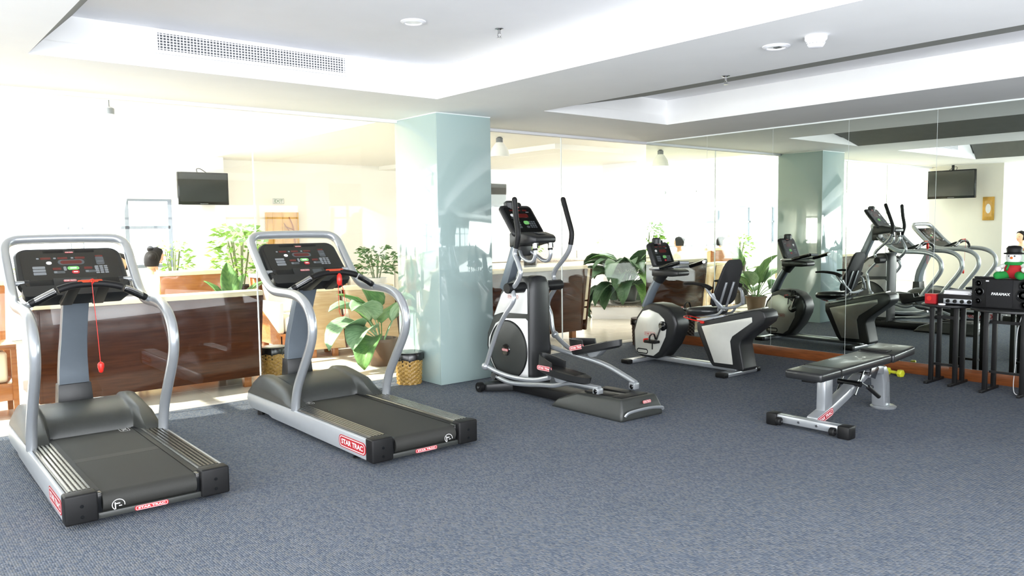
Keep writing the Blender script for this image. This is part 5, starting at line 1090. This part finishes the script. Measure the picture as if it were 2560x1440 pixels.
MB().lathe([(0.078, 0.215), (0.080, 0.225), (0.055, 0.230), (0.062, 0.265), (0.045, 0.285), (0.004, 0.29)], 24, (-0.005, 0, 0)).build('hat', 'black', sn, sharp=60)
nose = MB().lathe([(0.012, 0), (0.001, 0.04)], 10, (0, 0, 0)).build('nose', 'orange', sn)
nose.matrix_local = Matrix.Translation((-0.068, 0, 0.185)) @ Matrix.Rotation(math.radians(-90), 4, 'Y')
for s in (-1, 1):
    MB().ball((-0.066, s*0.022, 0.200), 0.007, 8, 6).build('eye', 'eye', sn)
    MB().tube([(0, s*0.035, 0.04), (-0.06, s*0.06, 0.036), (-0.11, s*0.085, 0.032)], [0.034, 0.032], 12, sub=3, up=(0, 0, 1)).ball((-0.115, s*0.088, 0.033), 0.033, 12, 8).build('leg', 'plush_green', sn, sharp=70)
    MB().tube([(0, s*0.06, 0.12), (-0.03, s*0.095, 0.10), (-0.055, s*0.10, 0.085)], [0.022, 0.02], 10, sub=3).ball((-0.062, s*0.10, 0.085), 0.026, 10, 8).build('arm', 'snow', sn, sharp=70)
MB().tube([(0.06*math.cos(a), 0.06*math.sin(a), 0.135) for a in [2*math.pi*k/18 for k in range(18)]], 0.014, 8, ring=True, up=(0, 0, 1)).tube([(-0.055, 0.02, 0.13), (-0.085, 0.03, 0.08)], 0.014, 8, flat=0.5).build('scarf', 'plush_green', sn)
rc = thing('remote_control', 'flat black remote lying on top of the loudspeaker', 'remote', (7.66, 2.72, 0.9985))
MB().box(-0.025, 0.025, -0.08, 0.08, 0, 0.015).build('case', 'black', rc, bevel=0.004)
for k in range(4):
    for j in (-1, 1): MB().box(j*0.01-0.004, j*0.01+0.004, -0.05+k*0.03-0.005, -0.05+k*0.03+0.005, 0.015, 0.017).build('key', 'print_grey', rc)
def dumbbell(label, x, y, rz):
    t = thing('dumbbell', label, 'dumbbell', (x, y, 0), rz)
    MB().lathe([(0.014, -0.06), (0.016, 0), (0.014, 0.06)], 14, (0, 0, 0.034), 'x').build('handle', 'yellow', t)
    for s in (-1, 1):
        MB().lathe([(0.030, s*0.05), (0.039, s*0.058), (0.039, s*0.095), (0.030, s*0.102)], 6, (0, 0, 0.034), 'x', a0=math.radians(0)).build('head', 'yellow', t, bevel=0.003)
dumbbell('yellow hex dumbbell on the carpet by the skirting, nearer the bench', 7.66, 3.72, math.radians(70))
dumbbell('yellow hex dumbbell on the carpet by the skirting, nearer the cafe table', 7.80, 3.56, math.radians(75))
cb = tag(MB().tube([(7.92, 2.50, 0.70), (7.86, 2.52, 0.5), (7.78, 2.50, 0.25), (7.66, 2.47, 0.06), (7.62, 2.42, 0.008), (7.70, 2.30, 0.006), (7.85, 2.2, 0.006)], 0.003, 8, sub=6).build('power_cable', 'print_white', o=(7.8, 2.4, 0)), 'white cable hanging from the loudspeaker table down to the carpet', 'cable')
